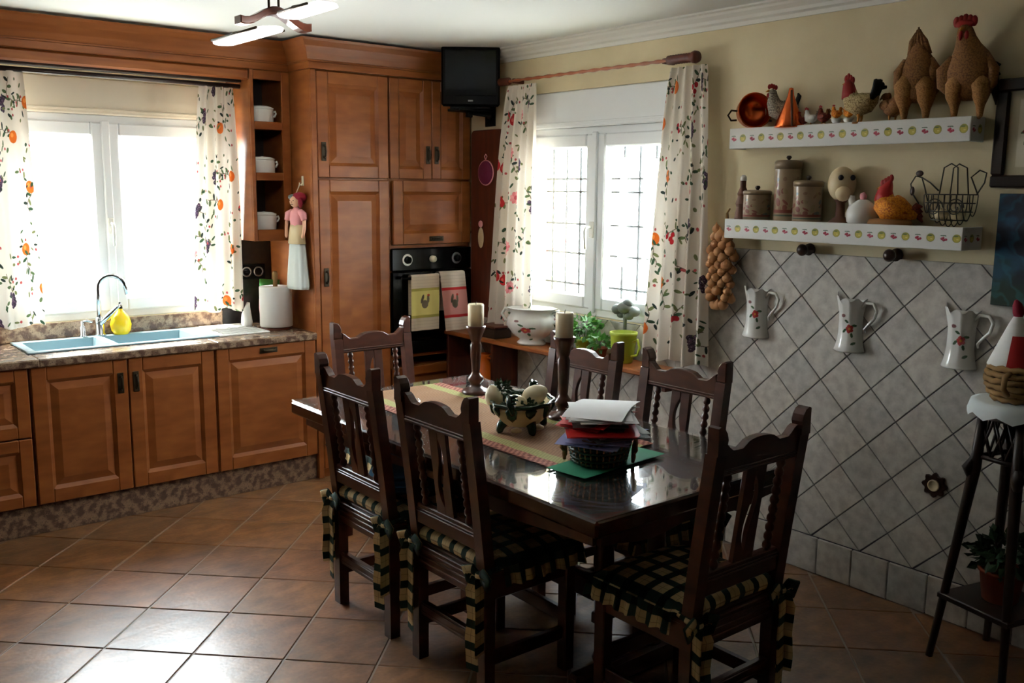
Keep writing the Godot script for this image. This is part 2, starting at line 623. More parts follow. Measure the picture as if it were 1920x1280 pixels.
# printed cotton with sprays of fruit, grapes, leaves and flowers; the picture is 0.9 m a side
func cloth_print() -> StandardMaterial3D:
	var rg := RandomNumberGenerator.new()
	rg.seed = 5
	var n := 1024
	var im := Image.create(n, n, false, Image.FORMAT_RGB8)
	im.fill(Color(0.90, 0.865, 0.81))
	var leaf := [Color(0.22, 0.32, 0.22), Color(0.33, 0.40, 0.26), Color(0.16, 0.20, 0.18), Color(0.45, 0.47, 0.30)]
	var spots := []
	for gy in 6:
		for gx in 6:
			spots.append(Vector2((gx + 0.5 + rg.randf_range(-0.28, 0.28) + (0.5 if gy % 2 else 0.0)) * n / 6.0, (gy + 0.5 + rg.randf_range(-0.25, 0.25)) * n / 6.0))
	for i in spots.size():
		var c: Vector2 = spots[i]
		# a curling twig with leaves
		var a := rg.randf() * TAU
		var p := c
		for s in 26:
			a += rg.randf_range(-0.35, 0.35)
			p += Vector2(cos(a), sin(a)) * 4.0
			blob(im, p.x, p.y, 1.8, 1.8, Color(0.38, 0.30, 0.22))
			if s % 5 == 2:
				var la := a + (1.2 if s % 2 else -1.2)
				var lp := p + Vector2(cos(la), sin(la)) * 12.0
				blob(im, lp.x, lp.y, 13, 5.5, leaf[rg.randi() % 4], la)
		match i % 6:
			0, 3:  # grapes
				for q in 13:
					var gpt := c + Vector2(rg.randf_range(-17, 17) * (1.0 - q / 20.0), -22 + q * 3.8)
					blob(im, gpt.x, gpt.y, 8, 8, [Color(0.27, 0.20, 0.28), Color(0.36, 0.26, 0.34), Color(0.20, 0.17, 0.22)][q % 3])
					blob(im, gpt.x - 2, gpt.y - 2, 2, 2, Color(0.55, 0.47, 0.55))
			1:  # red pears
				for q in 2:
					var o := c + Vector2(q * 34 - 17, q * 12)
					blob(im, o.x, o.y, 17, 20, Color(0.74, 0.14, 0.16))
					blob(im, o.x, o.y - 16, 8, 12, Color(0.74, 0.16, 0.17))
					blob(im, o.x - 5, o.y - 2, 5, 8, Color(0.88, 0.40, 0.36))
			4:  # an orange
				blob(im, c.x, c.y, 22, 22, Color(0.82, 0.40, 0.14))
				blob(im, c.x - 6, c.y - 6, 8, 8, Color(0.92, 0.56, 0.28))
			2:  # a pink flower
				for q in 9:
					var fp := c + Vector2(cos(q * TAU / 9), sin(q * TAU / 9)) * 16.0
					blob(im, fp.x, fp.y, 11, 8, Color(0.84, 0.48, 0.50).lerp(Color(0.90, 0.62, 0.62), (q % 3) * 0.5), q * TAU / 9)
				blob(im, c.x, c.y, 9, 9, Color(0.72, 0.30, 0.34))
			5:  # cherries
				for q in 4:
					var o := c + Vector2(rg.randf_range(-26, 26), rg.randf_range(-20, 20))
					blob(im, o.x, o.y, 9, 9, Color(0.70, 0.12, 0.16))
		for q in 11:
			var o := c + Vector2(rg.randf_range(-85, 85), rg.randf_range(-85, 85))
			blob(im, o.x, o.y, rg.randf_range(6, 13), rg.randf_range(3, 6), leaf[rg.randi() % 4], rg.randf() * TAU)
			if q % 3 == 0:
				blob(im, o.x + 20, o.y, 5, 5, Color(0.68, 0.28, 0.28))
	var m := textured(ImageTexture.create_from_image(im), 0.9)
	m.backlight_enabled = true
	m.backlight = Color(0.5, 0.5, 0.5)
	return m


func plaid() -> StandardMaterial3D:
	var n := 128
	var im := Image.create(n, n, false, Image.FORMAT_RGB8)
	for y in n:
		for x in n:
			var a := x % 64 < 24
			var b := y % 64 < 24
			var c := Color(0.84, 0.74, 0.54)
			if a and b:
				c = Color(0.05, 0.10, 0.08)
			elif a or b:
				c = Color(0.14, 0.24, 0.20)
			if (x % 64 == 44 or y % 64 == 44):
				c = c.lerp(Color(0.30, 0.20, 0.14), 0.5)
			im.set_pixel(x, y, c)
	var m := textured(ImageTexture.create_from_image(im), 0.9)
	m.uv1_scale = Vector3(6.5, 6.5, 6.5)
	return m


# the printed border on the shelf fronts: cherries and lemons by turns; one pair is 0.13 m long
func fruit_border() -> StandardMaterial3D:
	var im := Image.create(128, 96, false, Image.FORMAT_RGB8)
	im.fill(Color(0.90, 0.90, 0.88))
	for k in 3:
		blob(im, 18 + k * 9, 32, 6, 3, Color(0.42, 0.50, 0.42), 0.2 * k)
	for p in [[20, 50], [30, 58], [40, 54], [26, 46]]:
		blob(im, p[0], p[1], 7, 7, Color(0.62, 0.10, 0.22))
		blob(im, p[0] - 2, p[1] - 2, 2, 2, Color(0.85, 0.45, 0.5))
	blob(im, 92, 46, 21, 24, Color(0.60, 0.60, 0.26))
	blob(im, 92, 49, 16, 17, Color(0.76, 0.70, 0.28))
	blob(im, 88, 34, 11, 4, Color(0.40, 0.46, 0.24))
	blob(im, 96, 52, 6, 4, Color(0.86, 0.82, 0.48))
	return textured(ImageTexture.create_from_image(im), 0.4)


func runner_weave() -> StandardMaterial3D:
	var im := Image.create(128, 64, false, Image.FORMAT_RGB8)
	for y in 64:
		for x in 128:
			var e := absf(x - 63.5) / 63.5
			var k := ((x / 3) + (y / 3)) % 2
			var c := Color(0.58, 0.43, 0.29) if k else Color(0.48, 0.34, 0.22)
			if e > 0.58:
				c = Color(0.64, 0.61, 0.38) if k else Color(0.52, 0.51, 0.30)
			if e > 0.80:
				c = Color(0.68, 0.44, 0.36) if ((x / 4) + (y / 5)) % 2 else Color(0.42, 0.20, 0.16)
			im.set_pixel(x, y, c)
	return textured(ImageTexture.create_from_image(im), 0.95)


func towel_print(edge: Color, fill: Color) -> StandardMaterial3D:
	var im := Image.create(96, 192, false, Image.FORMAT_RGB8)
	im.fill(Color(0.86, 0.80, 0.72))
	for y in range(0, 192, 6):
		for x in 96:
			im.set_pixel(x, y, Color(0.80, 0.74, 0.66))
	im.fill_rect(Rect2i(0, 112, 96, 56), fill)
	im.fill_rect(Rect2i(0, 112, 96, 5), edge)
	im.fill_rect(Rect2i(0, 163, 96, 5), edge)
	blob(im, 46, 142, 10, 8, Color(0.42, 0.38, 0.30))
	blob(im, 56, 132, 4, 8, Color(0.42, 0.38, 0.30))
	blob(im, 38, 132, 4, 9, Color(0.36, 0.32, 0.26), 0.5)
	blob(im, 57, 125, 4, 2, Color(0.7, 0.2, 0.15))
	return textured(ImageTexture.create_from_image(im), 0.95)


# white china with a few painted flowers
func china_print() -> StandardMaterial3D:
	var im := Image.create(256, 128, false, Image.FORMAT_RGB8)
	im.fill(Color(0.90, 0.90, 0.88))
	for k in 3:
		var c := Vector2(42 + k * 85, 66 + (k % 2) * 6)
		for q in 5:
			blob(im, c.x + cos(q * 1.26) * 6, c.y + sin(q * 1.26) * 6, 4.5, 4.5, Color(0.72, 0.28, 0.28))
		blob(im, c.x, c.y, 3, 3, Color(0.85, 0.6, 0.3))
		for q in 4:
			blob(im, c.x + [-12, 13, -6, 9][q], c.y + [-8, 5, 15, -17][q], 6, 3, Color(0.30, 0.40, 0.30), q * 0.9)
		blob(im, c.x + 18, c.y - 30, 5, 4, Color(0.55, 0.40, 0.40))
		blob(im, c.x - 10, c.y + 34, 6, 3, Color(0.36, 0.44, 0.36), 0.4)
	return textured(ImageTexture.create_from_image(im), 0.15)


func tin_print() -> StandardMaterial3D:
	var im := Image.create(256, 128, false, Image.FORMAT_RGB8)
	im.fill(Color(0.62, 0.54, 0.44))
	var rg := RandomNumberGenerator.new()
	rg.seed = 12
	for k in 70:
		blob(im, rg.randf() * 256.0, rg.randf_range(20, 95), rg.randf_range(4, 11), rg.randf_range(3, 8), [Color(0.54, 0.44, 0.36), Color(0.50, 0.30, 0.26), Color(0.40, 0.42, 0.42), Color(0.58, 0.52, 0.40)][k % 4], rg.randf() * 3.0)
	im.fill_rect(Rect2i(0, 98, 256, 8), Color(0.48, 0.24, 0.20))
	im.fill_rect(Rect2i(0, 110, 256, 4), Color(0.30, 0.36, 0.30))
	return textured(ImageTexture.create_from_image(im), 0.3)


# ---------------------------------------------------------------- the room
func build_room() -> void:
	var st := mb()
	span(st, Vector3(ROOM_L - 0.3, -0.12, WALL_Z - 0.3), Vector3(WALL_X + 0.3, -0.004, ROOM_F + 0.3))
	var gs := mb()
	span(gs, Vector3(-40, -0.6, -45), Vector3(45, -0.25, 20))
	struct(obj("ground", gs, M.paving))
	var fl := obj("floor", st, M.floor_grout)
	struct(fl)
	floor_tiles(fl)
	st = mb()
	span(st, Vector3(ROOM_L - 0.3, ROOM_H, WALL_Z - 0.3), Vector3(WALL_X + 0.3, ROOM_H + 0.15, ROOM_F + 0.3))
	struct(obj("ceiling", st, M.ceiling_paint))
	# back wall with the sink window: opening x 0.88..2.29, y 0.965..2.27
	st = mb()
	var z0 := WALL_Z - 0.3
	span(st, Vector3(ROOM_L - 0.3, 0, z0), Vector3(0.88, ROOM_H, WALL_Z))
	span(st, Vector3(2.29, 0, z0), Vector3(WALL_X + 0.3, ROOM_H, WALL_Z))
	span(st, Vector3(0.88, 0, z0), Vector3(2.29, 0.965, WALL_Z))
	span(st, Vector3(0.88, 2.27, z0), Vector3(2.29, ROOM_H, WALL_Z))
	struct(obj("wall_back", st, M.plaster))
	# right wall: window opening z -4.46..-3.14, y 1.0..2.245
	st = mb()
	var x1 := WALL_X + 0.32
	span(st, Vector3(WALL_X, 0, WALL_Z), Vector3(x1, ROOM_H, -4.46))
	span(st, Vector3(WALL_X, 0, -3.14), Vector3(x1, ROOM_H, ROOM_F))
	span(st, Vector3(WALL_X, 0, -4.46), Vector3(x1, 1.0, -3.14))
	span(st, Vector3(WALL_X, 2.245, -4.46), Vector3(x1, ROOM_H, -3.14))
	var wr := obj("wall_right", st, M.plaster)
	struct(wr)
	wall_tiles(wr)
	st = mb()
	span(st, Vector3(ROOM_L - 0.3, 0, WALL_Z), Vector3(ROOM_L, ROOM_H, ROOM_F))
	struct(obj("wall_left", st, M.bounce_cut_brown))
	st = mb()
	span(st, Vector3(ROOM_L - 0.3, 0, ROOM_F), Vector3(WALL_X + 0.32, ROOM_H, ROOM_F + 0.3))
	struct(obj("wall_front", st, M.bounce_cut_brown))
	# white plaster moulding along the right wall
	st = mb()
	molding(st, [Vector2(WALL_X, WALL_Z), Vector2(WALL_X, ROOM_F)], [Vector2(0, 2.445), Vector2(0.012, 2.445), Vector2(0.016, 2.462), Vector2(0.030, 2.470), Vector2(0.034, 2.484), Vector2(0.058, 2.498), Vector2(0.064, 2.508), Vector2(0.085, 2.512), Vector2(0.085, 2.52), Vector2(0, 2.52)])
	struct(obj("trim_1", st, M.moulding_paint))


func tile_mesh(outline: Array, thick: float, bev: float, xf: Transform3D) -> ArrayMesh:
	var st := mb()
	extrude(st, outline, 0.0, thick, xf, bev)
	st.generate_normals()
	return st.commit()


func clip_ring(poly: Array, keep: Array) -> Array:
	var res := Geometry2D.intersect_polygons(PackedVector2Array(poly), PackedVector2Array(keep))
	if res.is_empty():
		return []
	var out := []
	for p in res[0]:
		if out.is_empty() or out[-1].distance_to(p) > 0.006:
			out.append(p)
	if out.size() > 2 and out[0].distance_to(out[-1]) < 0.006:
		out.pop_back()
	return out if out.size() > 2 and absf(area2(out)) > 0.0012 else []


func floor_tiles(fl: Node) -> void:
	var s := 0.2445
	var g := 0.0055
	var lie := rot(Vector3.RIGHT, 90)          # outline (x, y) becomes (x, z) seen from above once mirrored
	lie = Transform3D(Basis(Vector3(1, 0, 0), Vector3(0, 0, 1), Vector3(0, -1, 0)), Vector3.ZERO)
	lie = Transform3D(Basis(Vector3(1, 0, 0), Vector3(0, 0, -1), Vector3(0, 1, 0)), Vector3.ZERO)   # (x, -z, up)
	var full := [Vector2(s - g, 0), Vector2(0, s - g), Vector2(-s + g, 0), Vector2(0, -s + g)]
	var whole := tile_mesh(full, 0.004, 0.0025, lie)
	var keep := [Vector2(ROOM_L, -ROOM_F), Vector2(WALL_X - 0.014, -ROOM_F), Vector2(WALL_X - 0.014, 4.98), Vector2(ROOM_L, 4.98)]
	var mats := [M.terracotta_ochre, M.terracotta_red, M.terracotta_brown, M.terracotta_tan]
	for i in range(-14, 12):
		for j in range(-8, 24):
			if posmod(i + j, 2) == 1:
				continue
			# nodes of the joints lie at (1.388, -3.503) plus even steps; tile centres one step aside
			var c := Vector3(1.388 + s * (i + 1), -0.004, -3.503 + s * j)
			var moved := []
			for p in full:
				moved.append(p + Vector2(c.x, -c.z))
			var cut := clip_ring(moved, keep)
			if cut.is_empty():
				continue
			var o: MeshInstance3D
			var m: Material = mats[posmod(i * 7 + j * 5 + (i * j) % 3, 4)]
			if absf(absf(area2(cut)) - absf(area2(full))) < 0.0005:
				o = inst("tile", whole, m, fl)
				o.position = c
			else:
				o = inst("tile", tile_mesh(cut, 0.004, 0.0015, lie), m, fl)
				o.position = Vector3(0, -0.004, 0)


func wall_tiles(wr: Node) -> void:
	# outline (a, y) with a = z; faces -x
	var stand := Transform3D(Basis(Vector3(0, 0, 1), Vector3(0, 1, 0), Vector3(-1, 0, 0)), Vector3(WALL_X, 0, 0))
	# grout bed behind the tiles
	var st := mb()
	var lo := 0.173
	var hi := 1.437
	for q in [[-4.90, 0.0, -4.46, hi], [-4.46, 0.0, -3.14, 1.0], [-3.14, 0.0, ROOM_F, hi]]:
		span(st, Vector3(WALL_X - 0.006, q[1], q[0]), Vector3(WALL_X + 0.001, q[3], q[2]))
	obj("grout_bed", st, M.grout, wr)
	var s := 0.12
	var g := 0.0024
	var full := [Vector2(s - g, 0), Vector2(0, s - g), Vector2(-s + g, 0), Vector2(0, -s + g)]
	var whole := tile_mesh(full, 0.0105, 0.002, stand)
	var mats := [M.wall_tile_pale, M.wall_tile_plain, M.wall_tile_grey]
	var zones := [[-4.90, lo, -4.46, hi], [-4.46, lo, -3.14, 0.998], [-3.14, lo, -0.02, hi]]
	for i in range(-24, 21):
		for j in range(-8, 5):
			if posmod(i + j, 2) == 0:
				continue
			var c := Vector2(-2.186 + s * i, 1.008 + s * j)
			var moved := []
			for p in full:
				moved.append(p + c)
			for zn in zones:
				var keep := [Vector2(zn[0], zn[1]), Vector2(zn[2], zn[1]), Vector2(zn[2], zn[3]), Vector2(zn[0], zn[3])]
				var cut := clip_ring(moved, keep)
				if cut.is_empty():
					continue
				var m: Material = mats[posmod(i * 5 + j * 3 + (i * j) % 2, 3)]
				if absf(absf(area2(cut)) - absf(area2(full))) < 0.0003:
					inst("tile", whole, m, wr).position = Vector3(0, c.y, c.x)
				else:
					inst("tile", tile_mesh(cut, 0.0105, 0.0015, stand), m, wr)
	# the skirting row of upright tiles
	var k := 0
	var z := -4.9
	st = mb()
	box(st, Vector3.ZERO, Vector3(0.012, 0.165, 0.166), 0.003)
	st.generate_normals()
	var bm := st.commit()
	var base := Node3D.new()
	base.name = "baseboard_right"
	add_child(base)
	struct(base)
	z = -2.268 - 0.17 * 15 + 0.085
	while z < 0.0:
		inst("tile", bm, mats[k % 3], base).position = Vector3(WALL_X - 0.0125, 0.086, z)
		z += 0.17
		k += 1


# a two-leaf window in local axes: x across, y up from the sill, +z into the room
func casement(called: String, w: float, h: float, box_h: float, shutter: Material, origin: Vector3, turn: float) -> Node3D:
	var o := Node3D.new()
	o.name = called
	add_child(o)
	o.position = origin
	o.rotation.y = turn
	struct(o)
	var st := mb()
	var hw := w * 0.5
	span(st, Vector3(-hw, 0, -0.06), Vector3(-hw + 0.05, h, 0), 0.004)
	span(st, Vector3(hw - 0.05, 0, -0.06), Vector3(hw, h, 0), 0.004)
	span(st, Vector3(-hw + 0.05, 0, -0.06), Vector3(hw - 0.05, 0.045, 0), 0.004)
	span(st, Vector3(-hw + 0.05, h - 0.045, -0.06), Vector3(hw - 0.05, h, 0), 0.004)
	obj("frame", st, M.pvc, o)
	for s in [-1.0, 1.0]:
		st = mb()
		var a := 0.002
		var b := hw - 0.045
		var y0 := 0.04
		var y1 := h - 0.04
		var t := 0.072
		for q in [[a, y0, a + t, y1], [b - t, y0, b, y1], [a + t, y0, b - t, y0 + t], [a + t, y1 - t, b - t, y1]]:
			var xa: float = minf(s * q[0], s * q[2])
			var xb: float = maxf(s * q[0], s * q[2])
			span(st, Vector3(xa, q[1], -0.045), Vector3(xb, q[3], 0.018), 0.008)
		var sash := obj("sash", st, M.pvc, o)
		st = mb()
		span(st, Vector3(minf(s * (a + t), s * (b - t)), y0 + t, -0.017), Vector3(maxf(s * (a + t), s * (b - t)), y1 - t, -0.013))
		obj("pane", st, M.glass, sash)
	st = mb()
	span(st, Vector3(-0.022, 0.02, 0.012), Vector3(0.022, h - 0.03, 0.03), 0.006)
	obj("meeting_strip", st, M.pvc, o)
	st = mb()
	span(st, Vector3(-0.016, h * 0.42, 0.03), Vector3(0.016, h * 0.42 + 0.09, 0.042), 0.004)
	sweep(st, [Vector3(0, h * 0.42 + 0.06, 0.04), Vector3(0, h * 0.42 + 0.06, 0.075), Vector3(0, h * 0.42 + 0.04, 0.085), Vector3(0, h * 0.42 - 0.06, 0.08)], [0.009, 0.009, 0.010, 0.008], 8)
	obj("handle", st, M.white_gloss, o)
	st = mb()
	span(st, Vector3(-hw, h, -0.14), Vector3(hw, h + box_h, 0.03), 0.006)
	span(st, Vector3(-hw + 0.0, h + 0.018, 0.03), Vector3(hw, h + 0.03, 0.036), 0.002)
	obj("shutter_box", st, shutter, o)
	return o


func build_windows() -> void:
	casement("window_1", 1.41, 1.115, 0.19, M.shutter_cloth, Vector3(1.585, 0.965, WALL_Z - 0.04), 0.0)
	casement("window_2", 1.32, 1.045, 0.20, M.pvc, Vector3(WALL_X + 0.045, 1.0, -3.80), -PI / 2)
	# iron bars outside the second window
	var g := thing("window_grille", "thin iron grille of paired crossbars outside the curtained window above the sill shelf", "grille", Vector3(WALL_X + 0.26, 1.0, -3.80))
	for k in 11:
		var st := mb()
		box(st, Vector3(0, 0.6225, -0.6 + k * 0.12), Vector3(0.010, 1.24, 0.010))
		obj("upright", st, M.iron, g)
	for y in [0.14, 0.325, 0.50, 0.69, 0.765, 1.10]:
		var st := mb()
		box(st, Vector3(0, y, 0), Vector3(0.010, 0.012, 1.318))
		obj("crossbar", st, M.iron, g)
	# curtains
	curtain_rod()
	var st := mb()
	sweep(st, [Vector3(0.3, 2.262, -5.27), Vector3(2.265, 2.262, -5.27)], 0.013, 8)
	span(st, Vector3(0.3, 2.283, -5.30), Vector3(2.265, 2.303, -5.24), 0.003)
	tag(obj("curtain_rail", st, M.black_wood), "dark curtain rail fixed under the wooden pelmet above the sink window", "curtain rail")
	curtain("white curtain printed with fruit and flowers, at the edge of the photo beside the sink", Vector3(0.66, 0, -5.27), Vector3(1.145, 0, -5.27), Vector3(0.50, 0, -5.30), Vector3(1.175, 0, -5.30), 2.252, 0.982, 7.0, 0.030, 0.1, Vector3.BACK)
	curtain("white fruit and flower curtain hanging between the sink window and the open pot shelves", Vector3(2.03, 0, -5.27), Vector3(2.225, 0, -5.27), Vector3(1.975, 0, -5.33), Vector3(2.275, 0, -5.33), 2.252, 0.985, 4.0, 0.026, 0.55, Vector3.BACK)
	curtain("fruit print curtain between the wall television and the window above the china tureen", Vector3(3.555, 0, -4.43), Vector3(3.555, 0, -4.185), Vector3(3.53, 0, -4.585), Vector3(3.53, 0, -4.155), 2.295, 0.865, 5.0, 0.028, 0.27, Vector3.LEFT)
	curtain("fruit print curtain between the window with the iron grille and the string of onions", Vector3(3.555, 0, -3.19), Vector3(3.555, 0, -2.965), Vector3(3.53, 0, -3.31), Vector3(3.53, 0, -2.875), 2.285, 0.865, 5.0, 0.030, 0.71, Vector3.LEFT)


func curtain(label: String, ta: Vector3, tb: Vector3, ba: Vector3, bb: Vector3, top: float, bottom: float, folds: float, depth: float, shift: float, out: Vector3) -> void:
	var width := maxf((bb - ba).length() * 1.6, 0.5)
	var fn := func(u: float, v: float) -> Vector3:
		var a := ta.lerp(tb, u)
		var b := ba.lerp(bb, u)
		var ease := pow(v, 0.7)
		var p := a.lerp(b, ease)
		p.y = lerpf(top, bottom, v) + 0.012 * sin(u * folds * TAU * 0.5) * v
		var amp := depth * (0.55 + 0.45 * v) * (0.75 + 0.25 * sin(u * 9.0 + shift * 20.0))
		var ph := u * folds * TAU + shift * 6.0 + 0.5 * sin(v * 3.0 + u * 4.0)
		return p + out * (amp * sin(ph) + 0.006 * sin(u * 31.0 + v * 5.0))
	var st := mb()
	sheet(st, fn, 60, 24, Vector2(width / 1.45, (top - bottom) / 1.45))
	var o := obj("curtain", st, M.curtain.duplicate())
	o.material_override.uv1_offset = Vector3(shift, shift * 1.7, 0)
	tag(o, label, "curtain", "fruit print curtains")


func curtain_rod() -> void:
	var t := thing("curtain_rod", "twisted copper coloured wooden curtain rod with carved finials above the grille window", "curtain rod", Vector3(3.55, 2.322, -3.81))
	var st := mb()
	var pts := []
	for i in 80:
		pts.append(Vector3(0, 0, -0.74 + i * 0.0187))
	var rad := []
	for i in 80:
		rad.append(0.0085 + 0.002 * sin(i * 1.3))
	sweep(st, pts, rad, 10)
	obj("pole", st, M.copper_pole, t)
	for s in [-1.0, 1.0]:
		st = mb()
		# a ridged cylinder with a stepped end
		var prof := [Vector2(0, -0.09), Vector2(0.016, -0.09), Vector2(0.022, -0.085)]
		for i in 8:
			prof.append(Vector2(0.0195, -0.078 + i * 0.0165))
			prof.append(Vector2(0.0235, -0.070 + i * 0.0165))
		prof.append_array([Vector2(0.018, 0.060), Vector2(0.027, 0.066), Vector2(0.030, 0.080), Vector2(0.026, 0.096), Vector2(0, 0.100)])
		lathe(st, prof, 14, Transform3D(Basis(Vector3(1, 0, 0), Vector3(0, 0, s), Vector3(0, -s, 0)), Vector3(0, 0, s * 0.70)))
		obj("finial", st, M.red_wood, t)
		st = mb()
		span(st, Vector3(0.0, -0.013, s * 0.58 - 0.010), Vector3(0.079, 0.013, s * 0.58 + 0.010), 0.003)
		obj("bracket", st, M.red_wood, t)


# ---------------------------------------------------------------- kitchen units
# a raised-panel front, its lower left corner at p, facing +z; returns the door (frame) with its panel as child
func front(called: String, parent: Node, p: Vector3, w: float, h: float, stile := 0.07) -> MeshInstance3D:
	var st := mb()
	var t := 0.022
	span(st, Vector3(0, 0, 0), Vector3(stile, h, t), 0.004)
	span(st, Vector3(w - stile, 0, 0), Vector3(w, h, t), 0.004)
	span(st, Vector3(stile, 0, 0), Vector3(w - stile, stile, t), 0.004)
	span(st, Vector3(stile, h - stile, 0), Vector3(w - stile, h, t), 0.004)
	# the moulded inner edge of the frame
	var e := 0.014
	var x0 := stile
	var x1 := w - stile
	var y0 := stile
	var y1 := h - stile
	for q in [[[x0, y0], [x0, y1], [x0 + e, y1 - e], [x0 + e, y0 + e]], [[x1, y0], [x1, y1], [x1 - e, y1 - e], [x1 - e, y0 + e]], [[x0, y0], [x1, y0], [x1 - e, y0 + e], [x0 + e, y0 + e]], [[x0, y1], [x1, y1], [x1 - e, y1 - e], [x0 + e, y1 - e]]]:
		prism(st, [Vector3(q[0][0], q[0][1], 0.0), Vector3(q[1][0], q[1][1], 0.0), Vector3(q[2][0], q[2][1], 0.0), Vector3(q[3][0], q[3][1], 0.0)],
			[Vector3(q[0][0], q[0][1], t - 0.003), Vector3(q[1][0], q[1][1], t - 0.003), Vector3(q[2][0], q[2][1], 0.008), Vector3(q[3][0], q[3][1], 0.008)])
	var d := obj(called, st, M.oak, parent)
	d.position = p
	# raised field: flat centre, sloping margin
	st = mb()
	var a := stile + 0.010
	var b := minf(stile + 0.05, minf(w, h) * 0.5 - 0.02)
	var back := [Vector3(a, a, 0.001), Vector3(w - a, a, 0.001), Vector3(w - a, h - a, 0.001), Vector3(a, h - a, 0.001)]
	var rim := [Vector3(a, a, 0.007), Vector3(w - a, a, 0.007), Vector3(w - a, h - a, 0.007), Vector3(a, h - a, 0.007)]
	var top := [Vector3(b, b, 0.019), Vector3(w - b, b, 0.019), Vector3(w - b, h - b, 0.019), Vector3(b, h - b, 0.019)]
	prism(st, back, rim)
	prism(st, rim, top)
	obj("panel", st, M.oak, d)
	return d


# an old bronze plate handle with a hanging grip, centred at p on a door; long side along y or x
func plate_handle(parent: Node, p: Vector3, level := false) -> void:
	var st := mb()
	var xf := Transform3D(Basis(), p) if not level else rot(Vector3.BACK, 90, p)
	box(st, Vector3(0, 0, 0.003), Vector3(0.030, 0.105, 0.006), 0.002, xf)
	ball(st, Vector3(0, 0.032, 0.010), Vector3(0.008, 0.008, 0.008), 8, xf)
	ball(st, Vector3(0, -0.032, 0.010), Vector3(0.008, 0.008, 0.008), 8, xf)
	sweep(st, [Vector3(0, 0.032, 0.012), Vector3(0, 0.026, 0.024), Vector3(0, 0, 0.027), Vector3(0, -0.026, 0.024), Vector3(0, -0.032, 0.012)], [0.004, 0.005, 0.0065, 0.005, 0.004], 8, xf)
	obj("handle", st, M.bronze, parent)


func carcass(t: Node, lo: Vector3, hi: Vector3, m: Material, lid := true) -> void:
	var st := mb()
	var k := 0.018
	span(st, lo, Vector3(lo.x + k, hi.y, hi.z), 0.002)
	span(st, Vector3(hi.x - k, lo.y, lo.z), hi, 0.002)
	span(st, Vector3(lo.x + k, lo.y, lo.z), Vector3(hi.x - k, lo.y + k, hi.z))
	if lid:
		span(st, Vector3(lo.x + k, hi.y - k, lo.z), Vector3(hi.x - k, hi.y, hi.z))
	span(st, Vector3(lo.x + k, lo.y + k, lo.z), Vector3(hi.x - k, hi.y - k, lo.z + 0.01))
	obj("body", st, m, t)


